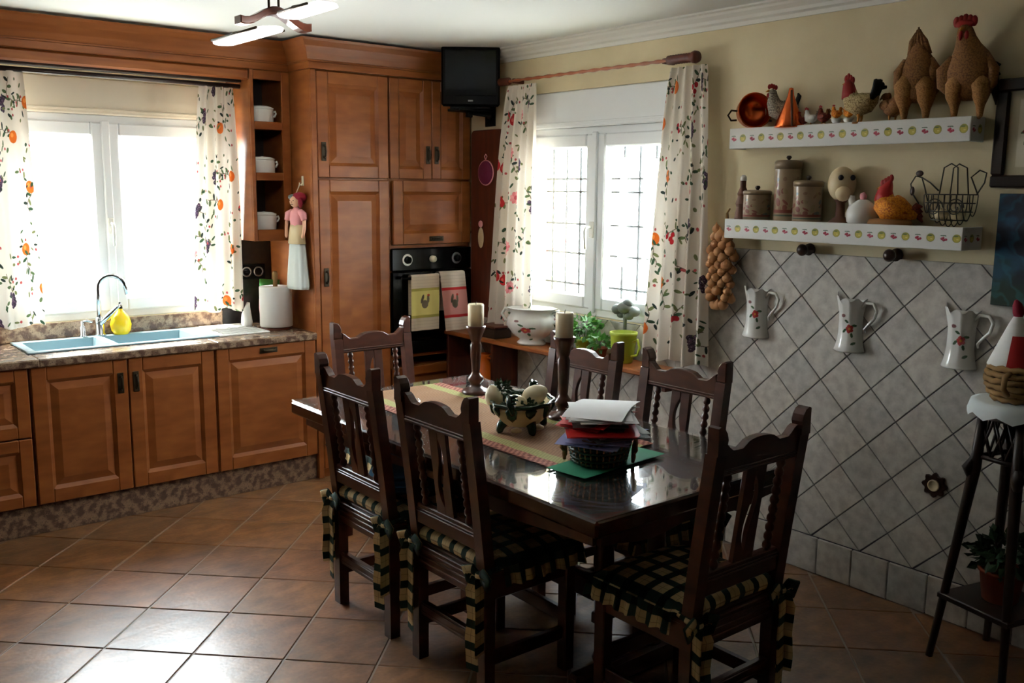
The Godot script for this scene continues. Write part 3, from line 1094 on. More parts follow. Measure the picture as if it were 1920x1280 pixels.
func build_kitchen() -> void:
	var zf := -4.912          # carcass front; doors stand 22 mm proud of it
	var y0 := 0.15
	var y1 := 0.832
	var zb := WALL_Z + 0.01
	var units := [[0.36, 0.994], [1.0, 1.908], [1.914, 2.51]]
	var t := thing("drawer_cabinet", "oak base cabinet with two deep panelled drawers left of the sink doors", "cabinet", Vector3(units[0][0], y0, zf))
	carcass(t, Vector3(0, 0, zb - zf), Vector3(0.634, y1 - y0, 0), M.oak)
	front("drawer", t, Vector3(0.003, 0.003, 0), 0.628, 0.338, 0.06)
	front("drawer", t, Vector3(0.003, 0.347, 0), 0.628, 0.338, 0.06)
	t = thing("sink_cabinet", "oak base cabinet under the sink, two panelled doors with bronze handles meeting", "cabinet", Vector3(1.0, y0, zf))
	carcass(t, Vector3(0, 0, zb - zf), Vector3(0.908, y1 - y0, 0), M.oak, false)
	var d := front("door", t, Vector3(0.003, 0.003, 0), 0.448, 0.682)
	plate_handle(d, Vector3(0.412, 0.56, 0.022))
	d = front("door", t, Vector3(0.457, 0.003, 0), 0.448, 0.682)
	plate_handle(d, Vector3(0.034, 0.56, 0.022))
	t = thing("dishwasher_cabinet", "wide oak base cabinet with one drop front and a level bronze handle on top", "cabinet", Vector3(1.914, y0, zf))
	carcass(t, Vector3(0, 0, zb - zf), Vector3(0.596, y1 - y0, 0), M.oak)
	d = front("door", t, Vector3(0.003, 0.003, 0), 0.590, 0.682)
	plate_handle(d, Vector3(0.30, 0.650, 0.022), true)
	var st := mb()
	span(st, Vector3(0.36, 0, -4.935), Vector3(2.51, 0.146, -4.915), 0.002)
	tag(obj("plinth", st, M.granite_plinth), "mottled granite plinth running along the floor below the oak base cabinets", "plinth")
	# worktop with the hole for the sink
	st = mb()
	var sx0 := 1.045
	var sx1 := 1.92
	var sz0 := -5.43
	var sz1 := -5.055
	var top := Vector3(2.512, SLAB_Y, -4.872)
	span(st, Vector3(0.36, 0.836, WALL_Z), Vector3(sx0, SLAB_Y, top.z), 0.006)
	span(st, Vector3(sx1, 0.836, WALL_Z), top, 0.006)
	span(st, Vector3(sx0 - 0.004, 0.836, sz1), Vector3(sx1 + 0.004, SLAB_Y, top.z), 0.006)
	span(st, Vector3(sx0 - 0.004, 0.836, WALL_Z), Vector3(sx1 + 0.004, SLAB_Y, sz0), 0.006)
	tag(obj("worktop", st, M.granite), "polished mottled brown granite worktop around the pale double sink", "worktop")
	st = mb()
	span(st, Vector3(0.36, SLAB_Y, WALL_Z), Vector3(2.19, 0.968, WALL_Z + 0.02), 0.003)
	tag(obj("upstand", st, M.granite), "low granite upstand along the wall below the sink window", "upstand")
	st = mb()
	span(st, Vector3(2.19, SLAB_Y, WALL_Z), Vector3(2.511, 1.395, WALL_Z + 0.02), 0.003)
	tag(obj("splashback", st, M.shaded_granite), "granite splashback with shade put into its colour, behind the double socket and the paper roll", "splashback")
	# open shelf unit with the pots
	t = thing("open_shelf_unit", "narrow oak wall unit with three open compartments holding white pots", "shelf", Vector3(2.27, 1.392, -5.143))
	st = mb()
	var w := 0.24
	var h := 0.957
	var back := WALL_Z + 5.143 + 0.001
	span(st, Vector3(0, 0, back), Vector3(0.018, h, -0.02), 0.002)
	span(st, Vector3(w - 0.02, 0, back), Vector3(w, h, -0.02), 0.002)
	obj("side", st, M.oak, t)
	st = mb()
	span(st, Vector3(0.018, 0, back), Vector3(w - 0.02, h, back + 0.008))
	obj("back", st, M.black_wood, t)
	st = mb()
	span(st, Vector3(0, 0, -0.02), Vector3(0.022, h, 0), 0.003)
	span(st, Vector3(w - 0.05, 0, -0.02), Vector3(w, h, 0), 0.003)
	for q in [[0, 0.066], [0.345, 0.39], [0.63, 0.675], [0.905, h]]:
		span(st, Vector3(0.022, q[0], -0.02), Vector3(w - 0.05, q[1], 0), 0.003)
	obj("face_frame", st, M.oak, t)
	for y in [0.06, 0.375, 0.66, h]:
		st = mb()
		span(st, Vector3(0.018, y - 0.018, back + 0.008), Vector3(w - 0.02, y, -0.02))
		obj("shelf", st, M.oak_level, t)
	var words := ["lowest", "middle", "topmost"]
	for k in 3:
		var p := thing("lidded_pot", "white lidded ceramic pot in the %s compartment of the open oak unit" % words[k], "pot", Vector3(2.367, 1.392 + [0.06, 0.375, 0.66][k] + 0.001, -5.225), 0.0, "white pots in the open oak unit")
		st = mb()
		lathe(st, [Vector2(0, 0), Vector2(0.066, 0), Vector2(0.071, 0.006), Vector2(0.073, 0.08), Vector2(0.070, 0.088), Vector2(0.062, 0.088), Vector2(0.060, 0.01), Vector2(0, 0.01)], 24)
		obj("body", st, M.white_matt, p)
		st = mb()
		sweep(st, [Vector3(0.070, 0.074, 0), Vector3(0.090, 0.078, 0), Vector3(0.094, 0.066, 0), Vector3(0.086, 0.050, 0), Vector3(0.071, 0.046, 0)], 0.006, 8)
		obj("handle", st, M.white_matt, p)
		st = mb()
		lathe(st, [Vector2(0, 0.086), Vector2(0.074, 0.088), Vector2(0.073, 0.094), Vector2(0.045, 0.104), Vector2(0.012, 0.106), Vector2(0, 0.108)], 24)
		obj("lid", st, M.white_matt, p)
	# pelmet board over the window and the cornice that crowns everything
	st = mb()
	span(st, Vector3(0.3, 2.288, -5.168), Vector3(2.27, 2.349, -5.143), 0.011)
	span(st, Vector3(0.3, 2.349, -5.165), Vector3(2.51, 2.50, -5.143))
	tag(obj("pelmet", st, M.oak_level), "long oak pelmet board across the top of the sink window", "pelmet")
	st = mb()
	var prof := [Vector2(0.0, 2.349), Vector2(0.010, 2.349), Vector2(0.013, 2.353), Vector2(0.013, 2.386), Vector2(0.020, 2.389), Vector2(0.020, 2.395), Vector2(0.026, 2.398), Vector2(0.028, 2.404), Vector2(0.036, 2.43), Vector2(0.052, 2.465), Vector2(0.072, 2.492), Vector2(0.078, 2.505), Vector2(0.0, 2.505)]
	molding(st, [Vector2(0.3, -5.143), Vector2(2.511, -5.143), Vector2(2.511, -4.89), Vector2(3.628, -4.89)], prof)
	tag(obj("cornice", st, M.oak_level), "moulded oak cornice under the ceiling along the wall units and tall cupboard", "cornice")


func build_tall_unit() -> void:
	var zf := -4.912
	var t := thing("tall_cupboard", "tall oak cupboard column with two panelled doors, beside the worktop end", "cabinet", Vector3(2.513, 0, zf))
	var back := WALL_Z + 4.912 + 0.001
	var st := mb()
	span(st, Vector3(0, 0, back), Vector3(0.02, 2.505, 0), 0.002)
	obj("side", st, M.oak, t)
	st = mb()
	span(st, Vector3(0.02, 0.08, back), Vector3(0.505, 2.35, back + 0.012))
	span(st, Vector3(0.485, 0, back + 0.012), Vector3(0.505, 2.35, 0))
	span(st, Vector3(0.02, 2.33, back + 0.012), Vector3(0.485, 2.35, 0))
	span(st, Vector3(0.02, 1.735, back + 0.012), Vector3(0.485, 1.755, 0))
	span(st, Vector3(0.02, 0.0, -0.02), Vector3(0.485, 0.05, 0.0))
	obj("body", st, M.oak, t)
	st = mb()
	span(st, Vector3(0.0, 0, -0.003), Vector3(0.034, 2.349, 0.022), 0.003)
	obj("corner_post", st, M.oak, t)
	var d := front("door", t, Vector3(0.037, 1.757, 0), 0.463, 0.586)
	plate_handle(d, Vector3(0.036, 0.145, 0.022))
	d = front("door", t, Vector3(0.037, 0.055, 0), 0.463, 1.690)
	plate_handle(d, Vector3(0.036, 1.135, 0.022))

	t = thing("oven_housing", "tall oak housing above and around the black oven, beside the curtained corner", "cabinet", Vector3(3.021, 0, zf))
	var w := 0.597
	st = mb()
	span(st, Vector3(0, 0, back), Vector3(0.018, 2.35, 0))
	span(st, Vector3(w - 0.018, 0, back), Vector3(w, 2.35, 0))
	span(st, Vector3(0.018, 0.05, back), Vector3(w - 0.018, 2.35, back + 0.01))
	for y in [2.33, 1.74, 1.34, 0.66, 0.585, 0.05]:
		span(st, Vector3(0.018, y, back + 0.01), Vector3(w - 0.018, y + 0.018, 0))
	obj("body", st, M.oak, t)
	d = front("door", t, Vector3(0.003, 1.757, 0), 0.297, 0.586, 0.062)
	plate_handle(d, Vector3(0.268, 0.145, 0.022))
	d = front("door", t, Vector3(0.304, 1.757, 0), 0.290, 0.586, 0.062)
	plate_handle(d, Vector3(0.030, 0.145, 0.022))
	d = front("flap", t, Vector3(0.018, 1.362, 0.004), 0.576, 0.385)
	plate_handle(d, Vector3(0.31, 0.032, 0.022), true)
	front("drawer", t, Vector3(0.003, 0.33, 0), 0.591, 0.27, 0.055)
	front("drawer", t, Vector3(0.003, 0.055, 0), 0.591, 0.27, 0.055)
	# built-in oven
	t = thing("oven", "black built-in oven with three round dials and two towels over its door", "oven", Vector3(3.042, 0.684, zf))
	st = mb()
	span(st, Vector3(0, 0, -0.45), Vector3(0.562, 0.648, 0.0))
	obj("body", st, M.black_plastic, t)
	st = mb()
	span(st, Vector3(-0.016, 0.52, 0.001), Vector3(0.578, 0.652, 0.026), 0.004)
	obj("control_panel", st, M.black_glass, t)
	st = mb()
	span(st, Vector3(-0.016, 0.085, 0.001), Vector3(0.578, 0.512, 0.030), 0.005)
	var dr := obj("door", st, M.black_glass, t)
	st = mb()
	sweep(st, [Vector3(0.05, 0.475, 0.028), Vector3(0.05, 0.475, 0.066)], 0.007, 8)
	sweep(st, [Vector3(0.512, 0.475, 0.028), Vector3(0.512, 0.475, 0.066)], 0.007, 8)
	sweep(st, [Vector3(0.03, 0.475, 0.066), Vector3(0.532, 0.475, 0.066)], 0.009, 10)
	obj("handle", st, M.black_plastic, dr)
	st = mb()
	span(st, Vector3(-0.016, 0.0, 0.001), Vector3(0.578, 0.078, 0.024), 0.004)
	obj("kick_panel", st, M.black_plastic, t)
	for k in 3:
		var c := Vector3([0.093, 0.277, 0.461][k], 0.585, 0.026)
		var turn := Transform3D(Basis(Vector3(1, 0, 0), Vector3(0, 0, 1), Vector3(0, -1, 0)), c)
		st = mb()
		lathe(st, [Vector2(0.024, 0.0), Vector2(0.036, 0.0), Vector2(0.036, 0.003), Vector2(0.024, 0.003), Vector2(0.024, 0)], 24, turn, true)
		if k != 1:
			obj("dial_ring", st, M.steel, t)
		st = mb()
		lathe(st, [Vector2(0, 0), Vector2(0.022, 0), Vector2(0.021, 0.02), Vector2(0.017, 0.024), Vector2(0, 0.024)], 20, turn)
		obj("dial" if k != 1 else "clock", st, M.black_plastic if k != 1 else M.hook_plastic, t)
	# towels over the oven handle
	for k in 2:
		var x0: float = 3.042 + [0.085, 0.285][k]
		var x1: float = 3.042 + [0.292, 0.475][k]
		var lean: float = [-0.004, 0.045][k]
		var drop: float = [0.365, 0.395][k]
		var z: float = [0.083, 0.092][k]
		st = mb()
		var fn := func(a: float, v: float) -> Vector3:
			var s := v * (drop + 0.26) - 0.26
			var x := lerpf(x0, x1, a) + lean * maxf(s, 0.0) / drop
			var wob := 0.004 * sin(a * 12.0 + k) * clampf(absf(s) * 5.0, 0.0, 1.0)
			var top := 0.684 + 0.475 + 0.012 + (0.012 if k else 0.0)
			if s < -0.02:
				return Vector3(x, top - absf(s) + 0.02, zf + 0.046 + wob * 0.5)
			if s < 0.03:
				var q := (s + 0.02) / 0.05 * PI
				return Vector3(x, top + 0.010 * sin(q) + 0.0, lerpf(zf + 0.046, zf + z, (1.0 - cos(q)) * 0.5))
			return Vector3(x, top - (s - 0.03), zf + z + wob)
		sheet(st, fn, 12, 48, Vector2(1, 1))
		tag(obj("kitchen_towel", st, [M.towel_yellow, M.towel_red][k]), ["cream kitchen towel with a yellow printed band hanging on the oven handle", "cream kitchen towel with a red edged band hanging on the oven handle"][k], "towel", "towels on the oven")
	# the doll that hangs on the side of the tall cupboard
	doll()
	# television on a swivel arm high in the corner
	t = thing("television", "small black flat television tilted on a wall arm above the corner", "television", Vector3(3.40, 2.355, -4.60), deg_to_rad(-38))
	st = mb()
	box(st, Vector3(0, 0.0, -0.03), Vector3(0.345, 0.345, 0.05), 0.012)
	ball(st, Vector3(0, 0.0, -0.05), Vector3(0.13, 0.12, 0.05), 16)
	obj("casing", st, M.black_plastic, t)
	st = mb()
	box(st, Vector3(0, 0.018, -0.002), Vector3(0.300, 0.262, 0.006), 0.001)
	obj("screen", st, M.black_glass, t)
	st = mb()
	box(st, Vector3(0, -0.142, -0.001), Vector3(0.03, 0.010, 0.006), 0.001)
	obj("badge", st, M.steel, t)
	st = mb()
	box(st, Vector3(0, -0.181, -0.025), Vector3(0.24, 0.018, 0.04), 0.004)
	obj("foot", st, M.black_plastic, t)
	t = thing("wall_bracket", "black jointed wall bracket that carries the small television above the corner", "bracket", Vector3(3.63, 2.15, -4.70))
	st = mb()
	span(st, Vector3(-0.008, -0.07, -0.05), Vector3(0.0, 0.07, 0.05), 0.002)
	obj("wall_plate", st, M.black_plastic, t)
	st = mb()
	sweep(st, [Vector3(-0.01, -0.01, 0), Vector3(-0.10, -0.01, 0.10), Vector3(-0.225, 0.0, 0.08)], [0.018, 0.016, 0.016], 8)
	sweep(st, [Vector3(-0.225, -0.03, 0.08), Vector3(-0.225, 0.017, 0.08)], 0.022, 12)
	obj("arm", st, M.black_plastic, t)
	st = mb()
	span(st, Vector3(-0.34, 0.000, 0.02), Vector3(-0.12, 0.014, 0.14), 0.003)
	obj("tray", st, M.black_plastic, t)


func doll() -> void:
	var t := thing("hanging_doll", "rag doll in a red beret and long white skirt hanging on the cupboard side", "doll", Vector3(2.466, 1.12, -5.005), -PI / 2 + 0.25)
	t.scale = Vector3(1.22, 1.0, 1.15)
	# local: +z away from the board (world -x), x along the cupboard depth
	var st := mb()
	lathe(st, [Vector2(0.0, 0.0), Vector2(0.062, 0.0), Vector2(0.066, 0.02), Vector2(0.058, 0.12), Vector2(0.045, 0.26), Vector2(0.036, 0.33), Vector2(0.0, 0.335)], 28, Transform3D(Basis.from_scale(Vector3(1.05, 1, 0.5)), Vector3.ZERO), false, 0.09, 9)
	obj("skirt", st, M.skirt, t)
	st = mb()
	lathe(st, [Vector2(0.044, 0.26), Vector2(0.050, 0.262), Vector2(0.041, 0.34), Vector2(0.036, 0.37), Vector2(0.03, 0.371)], 20, Transform3D(Basis.from_scale(Vector3(1.1, 1, 0.62)), Vector3.ZERO), false, 0.05, 7)
	obj("apron", st, M.cream, t)
	st = mb()
	sweep(st, [Vector3(0, 0.34, 0), Vector3(0, 0.40, 0.002), Vector3(0, 0.44, 0.002), Vector3(0, 0.468, 0)], [Vector2(0.036, 0.02), Vector2(0.040, 0.024), Vector2(0.036, 0.020), Vector2(0.012, 0.012)], 14, ID, Vector3.BACK)
	for s in [-1.0, 1.0]:
		sweep(st, [Vector3(s * 0.026, 0.445, 0), Vector3(s * 0.050, 0.43, 0.004), Vector3(s * 0.060, 0.395, 0.006)], [0.016, 0.020, 0.014], 10)
	obj("blouse", st, M.pink, t)
	for s in [-1.0, 1.0]:
		st = mb()
		sweep(st, [Vector3(s * 0.060, 0.40, 0.006), Vector3(s * 0.063, 0.35, 0.010), Vector3(s * 0.058, 0.305, 0.016), Vector3(s * 0.056, 0.295, 0.018)], [0.009, 0.008, 0.008, 0.004], 8)
		obj("arm", st, M.skin, t)
	st = mb()
	ball(st, Vector3(0, 0.502, 0.004), Vector3(0.030, 0.036, 0.028), 16)
	ball(st, Vector3(0, 0.497, 0.032), Vector3(0.005, 0.006, 0.005), 8)
	obj("head", st, M.skin, t)
	st = mb()
	for s in [-1.0, 1.0]:
		ball(st, Vector3(s * 0.011, 0.506, 0.029), Vector3(0.003, 0.003, 0.002), 6)
	sweep(st, [Vector3(-0.008, 0.486, 0.028), Vector3(0, 0.484, 0.030), Vector3(0.008, 0.486, 0.028)], 0.0015, 6)
	obj("face_stitching", st, M.hair, t)
	st = mb()
	ball(st, Vector3(0.012, 0.524, -0.010), Vector3(0.040, 0.030, 0.032), 14)
	sweep(st, [Vector3(0.032, 0.52, 0.006), Vector3(0.036, 0.49, 0.004), Vector3(0.032, 0.465, 0.002)], [0.010, 0.013, 0.005], 8)
	obj("beret", st, M.beret, t)
	st = mb()
	ball(st, Vector3(-0.018, 0.525, 0.012), Vector3(0.018, 0.016, 0.018), 10)
	obj("hair", st, M.pewter, t)
	st = mb()
	sweep(st, [Vector3(0, 0.545, 0), Vector3(0, 0.585, -0.02), Vector3(0, 0.60, -0.024)], 0.0025, 6)
	obj("loop", st, M.hook_plastic, t)
	t = thing("wall_hook", "small white adhesive hook on the oak cupboard side above the rag doll", "hook", Vector3(2.513, 1.725, -5.005), -PI / 2)
	st = mb()
	box(st, Vector3(0, 0.012, 0.003), Vector3(0.022, 0.055, 0.006), 0.002)
	sweep(st, [Vector3(0, 0.0, 0.006), Vector3(0, -0.012, 0.012), Vector3(0, -0.010, 0.022), Vector3(0, 0.002, 0.024)], 0.004, 8)
	obj("plate", st, M.hook_plastic, t)


# ---------------------------------------------------------------- on the worktop
func bowl_shell(st: SurfaceTool, x0: float, x1: float, z0: float, z1: float, depth: float, y: float) -> void:
	# an open basin with sloping sides, seen from above (inner faces)
	var k := 0.03
	var top := [Vector3(x0, y, z0), Vector3(x1, y, z0), Vector3(x1, y, z1), Vector3(x0, y, z1)]
	var low := [Vector3(x0 + k, y - depth, z0 + k), Vector3(x1 - k, y - depth, z0 + k), Vector3(x1 - k, y - depth, z1 - k), Vector3(x0 + k, y - depth, z1 - k)]
	var c := Vector3((x0 + x1) / 2, y - depth * 0.3, (z0 + z1) / 2)
	st.set_smooth_group(-1)
	for i in 4:
		var j := (i + 1) % 4
		var pts := [top[i], top[j], low[j], low[i]]
		var mid: Vector3 = (pts[0] + pts[2]) * 0.5
		face(st, pts, mid + (mid - c), ID)
		# outer skin
		var o := []
		for p in [top[i], top[j], low[j], low[i]]:
			o.append(p + Vector3(signf(p.x - c.x) * 0.004, 0, signf(p.z - c.z) * 0.004))
		face(st, o, c, ID)
	face(st, low.duplicate(), Vector3(c.x, y - depth - 1.0, c.z), ID)
	var under := []
	for p in low:
		under.append(p - Vector3(0, 0.004, 0))
	face(st, under, c, ID)


func build_counter_items() -> void:
	var y := SLAB_Y
	var t := thing("sink", "pale blue grey double bowl sink set into the granite worktop below the window", "sink", Vector3(0, y, 0))
	var st := mb()
	var h := 0.009
	# rim of bars around the two bowls and the drainer
	for q in [[1.03, -5.445, 2.0, -5.385], [1.03, -5.085, 2.0, -5.04], [1.03, -5.385, 1.075, -5.085], [1.43, -5.385, 1.475, -5.085], [1.90, -5.385, 2.0, -5.085]]:
		span(st, Vector3(q[0], 0.0, q[1]), Vector3(q[2], h, q[3]), 0.003)
	obj("rim", st, M.sink, t)
	st = mb()
	bowl_shell(st, 1.075, 1.43, -5.385, -5.085, 0.16, h - 0.001)
	obj("bowl", st, M.sink, t)
	st = mb()
	bowl_shell(st, 1.475, 1.90, -5.385, -5.085, 0.16, h - 0.001)
	obj("bowl", st, M.sink, t)
	# ribbed drainer beside the bowls
	st = mb()
	span(st, Vector3(2.0, 0.0, -5.445), Vector3(2.30, h, -5.04), 0.003)
	for k in 11:
		span(st, Vector3(2.03, h, -5.42 + k * 0.034), Vector3(2.27, h + 0.004, -5.408 + k * 0.034), 0.002)
	obj("drainer", st, M.white_gloss, t)
	for x in [1.25, 1.72]:
		st = mb()
		lathe(st, [Vector2(0, 0), Vector2(0.034, 0), Vector2(0.032, 0.004), Vector2(0.02, 0.003), Vector2(0, 0.003)], 16, at(x, h - 0.161, -5.235))
		obj("drain", st, M.chrome, t)
	# mixer tap with high arc and lever
	t = thing("mixer_tap", "chrome mixer tap with a tall arched spout and slanting lever behind the sink", "tap", Vector3(1.475, y + 0.009, -5.418))
	st = mb()
	lathe(st, [Vector2(0, 0), Vector2(0.03, 0), Vector2(0.03, 0.008), Vector2(0.024, 0.014), Vector2(0.022, 0.09), Vector2(0.018, 0.10), Vector2(0, 0.10)], 18)
	obj("body", st, M.chrome, t)
	st = mb()
	var pts := [Vector3(0, 0.09, 0), Vector3(0, 0.24, 0)]
	for i in 9:
		var a := PI * i / 9.0
		pts.append(Vector3(0.0 + (1.0 - cos(a)) * 0.065, 0.26 + sin(a) * 0.07, (1.0 - cos(a)) * 0.03))
	pts.append(Vector3(0.135, 0.225, 0.062))
	sweep(st, pts, 0.011, 10)
	obj("spout", st, M.chrome, t)
	st = mb()
	sweep(st, [Vector3(0.0, 0.07, 0.015), Vector3(0.03, 0.10, 0.03), Vector3(0.085, 0.155, 0.045), Vector3(0.105, 0.17, 0.05)], [Vector2(0.022, 0.016), Vector2(0.024, 0.016), Vector2(0.018, 0.011), Vector2(0.010, 0.006)], 12)
	obj("lever", st, M.chrome, t)
	t = thing("soap_dispenser", "small chrome soap pump on the sink edge left of the mixer tap", "dispenser", Vector3(1.385, y + 0.009, -5.418))
	st = mb()
	lathe(st, [Vector2(0, 0), Vector2(0.022, 0), Vector2(0.022, 0.006), Vector2(0.015, 0.012), Vector2(0.014, 0.055), Vector2(0.008, 0.06), Vector2(0.007, 0.085), Vector2(0, 0.086)], 14)
	sweep(st, [Vector3(0, 0.083, 0), Vector3(0.02, 0.088, 0.012), Vector3(0.045, 0.082, 0.03)], 0.006, 8)
	obj("pump", st, M.chrome, t)
	t = thing("dish_soap_bottle", "round yellow squeeze bottle with a dark cap beside the mixer tap", "bottle", Vector3(1.585, y + 0.009, -5.412))
	st = mb()
	lathe(st, [Vector2(0, 0), Vector2(0.036, 0), Vector2(0.050, 0.02), Vector2(0.056, 0.055), Vector2(0.046, 0.095), Vector2(0.022, 0.125), Vector2(0.013, 0.135), Vector2(0.012, 0.142), Vector2(0, 0.142)], 20)
	obj("body", st, M.yellow, t)
	st = mb()
	lathe(st, [Vector2(0, 0.142), Vector2(0.014, 0.142), Vector2(0.014, 0.158), Vector2(0.006, 0.165), Vector2(0.005, 0.178), Vector2(0, 0.178)], 12)
	obj("cap", st, M.iron, t)
	# paper towel holder
	t = thing("paper_towel_holder", "white paper towel roll standing on a round wooden holder with a peg", "paper towel", Vector3(2.395, y, -5.16))
	st = mb()
	lathe(st, [Vector2(0, 0), Vector2(0.088, 0), Vector2(0.09, 0.006), Vector2(0.086, 0.016), Vector2(0, 0.016)], 28)
	obj("base", st, M.red_wood, t)
	st = mb()
	lathe(st, [Vector2(0.022, 0.017), Vector2(0.092, 0.017), Vector2(0.094, 0.02), Vector2(0.094, 0.248), Vector2(0.092, 0.251), Vector2(0.022, 0.251), Vector2(0.020, 0.24), Vector2(0.020, 0.02), Vector2(0.022, 0.017)], 32)
	obj("roll", st, M.paper, t)
	st = mb()
	lathe(st, [Vector2(0, 0.016), Vector2(0.013, 0.016), Vector2(0.013, 0.285), Vector2(0.016, 0.295), Vector2(0.017, 0.325), Vector2(0.011, 0.337), Vector2(0, 0.34)], 14)
	obj("peg", st, M.straw, t)
	t = thing("snack_bag", "green and white plastic bag standing behind the paper towel roll", "bag", Vector3(2.44, y, -5.34))
	st = mb()
	sweep(st, [Vector3(0, 0, 0), Vector3(0, 0.02, 0), Vector3(0, 0.12, 0), Vector3(0, 0.23, 0), Vector3(0.004, 0.275, 0)], [Vector2(0.05, 0.03), Vector2(0.062, 0.042), Vector2(0.066, 0.045), Vector2(0.064, 0.03), Vector2(0.066, 0.004)], 16, ID, Vector3.BACK)
	obj("sack", st, M.green, t)
	st = mb()
	sweep(st, [Vector3(-0.002, 0.03, 0.003), Vector3(-0.002, 0.10, 0.003), Vector3(-0.002, 0.16, 0.003)], [Vector2(0.060, 0.044), Vector2(0.068, 0.047), Vector2(0.066, 0.043)], 16, ID, Vector3.BACK)
	obj("label_band", st, M.pink, t)
	t = thing("plastic_bag", "crumpled white plastic bag leaning beside the paper towel roll", "bag", Vector3(2.27, y, -5.30))
	st = mb()
	sweep(st, [Vector3(0, 0, 0), Vector3(0.003, 0.03, 0), Vector3(0, 0.08, 0.004), Vector3(0.01, 0.125, 0.0), Vector3(0.016, 0.15, 0.0)], [Vector2(0.03, 0.025), Vector2(0.042, 0.032), Vector2(0.036, 0.026), Vector2(0.018, 0.014), Vector2(0.020, 0.004)], 12)
	obj("sack", st, M.white_matt, t)
	# the double socket
	socket_plate()


func socket_plate() -> void:
	var t := thing("double_socket", "black double power socket on the shade toned splashback behind the paper roll", "socket", Vector3(2.385, 1.192, WALL_Z + 0.02))
	var st := mb()
	box(st, Vector3(0, 0, 0.005), Vector3(0.165, 0.09, 0.010), 0.003)
	obj("plate", st, M.black_plastic, t)
	for x in [-0.038, 0.038]:
		var turn := Transform3D(Basis(Vector3(1, 0, 0), Vector3(0, 0, 1), Vector3(0, -1, 0)), Vector3(x, 0, 0.010))
		st = mb()
		lathe(st, [Vector2(0.022, 0), Vector2(0.031, 0), Vector2(0.031, 0.003), Vector2(0.026, 0.004), Vector2(0.022, 0.0)], 20, turn)
		obj("outlet_ring", st, M.steel, t)


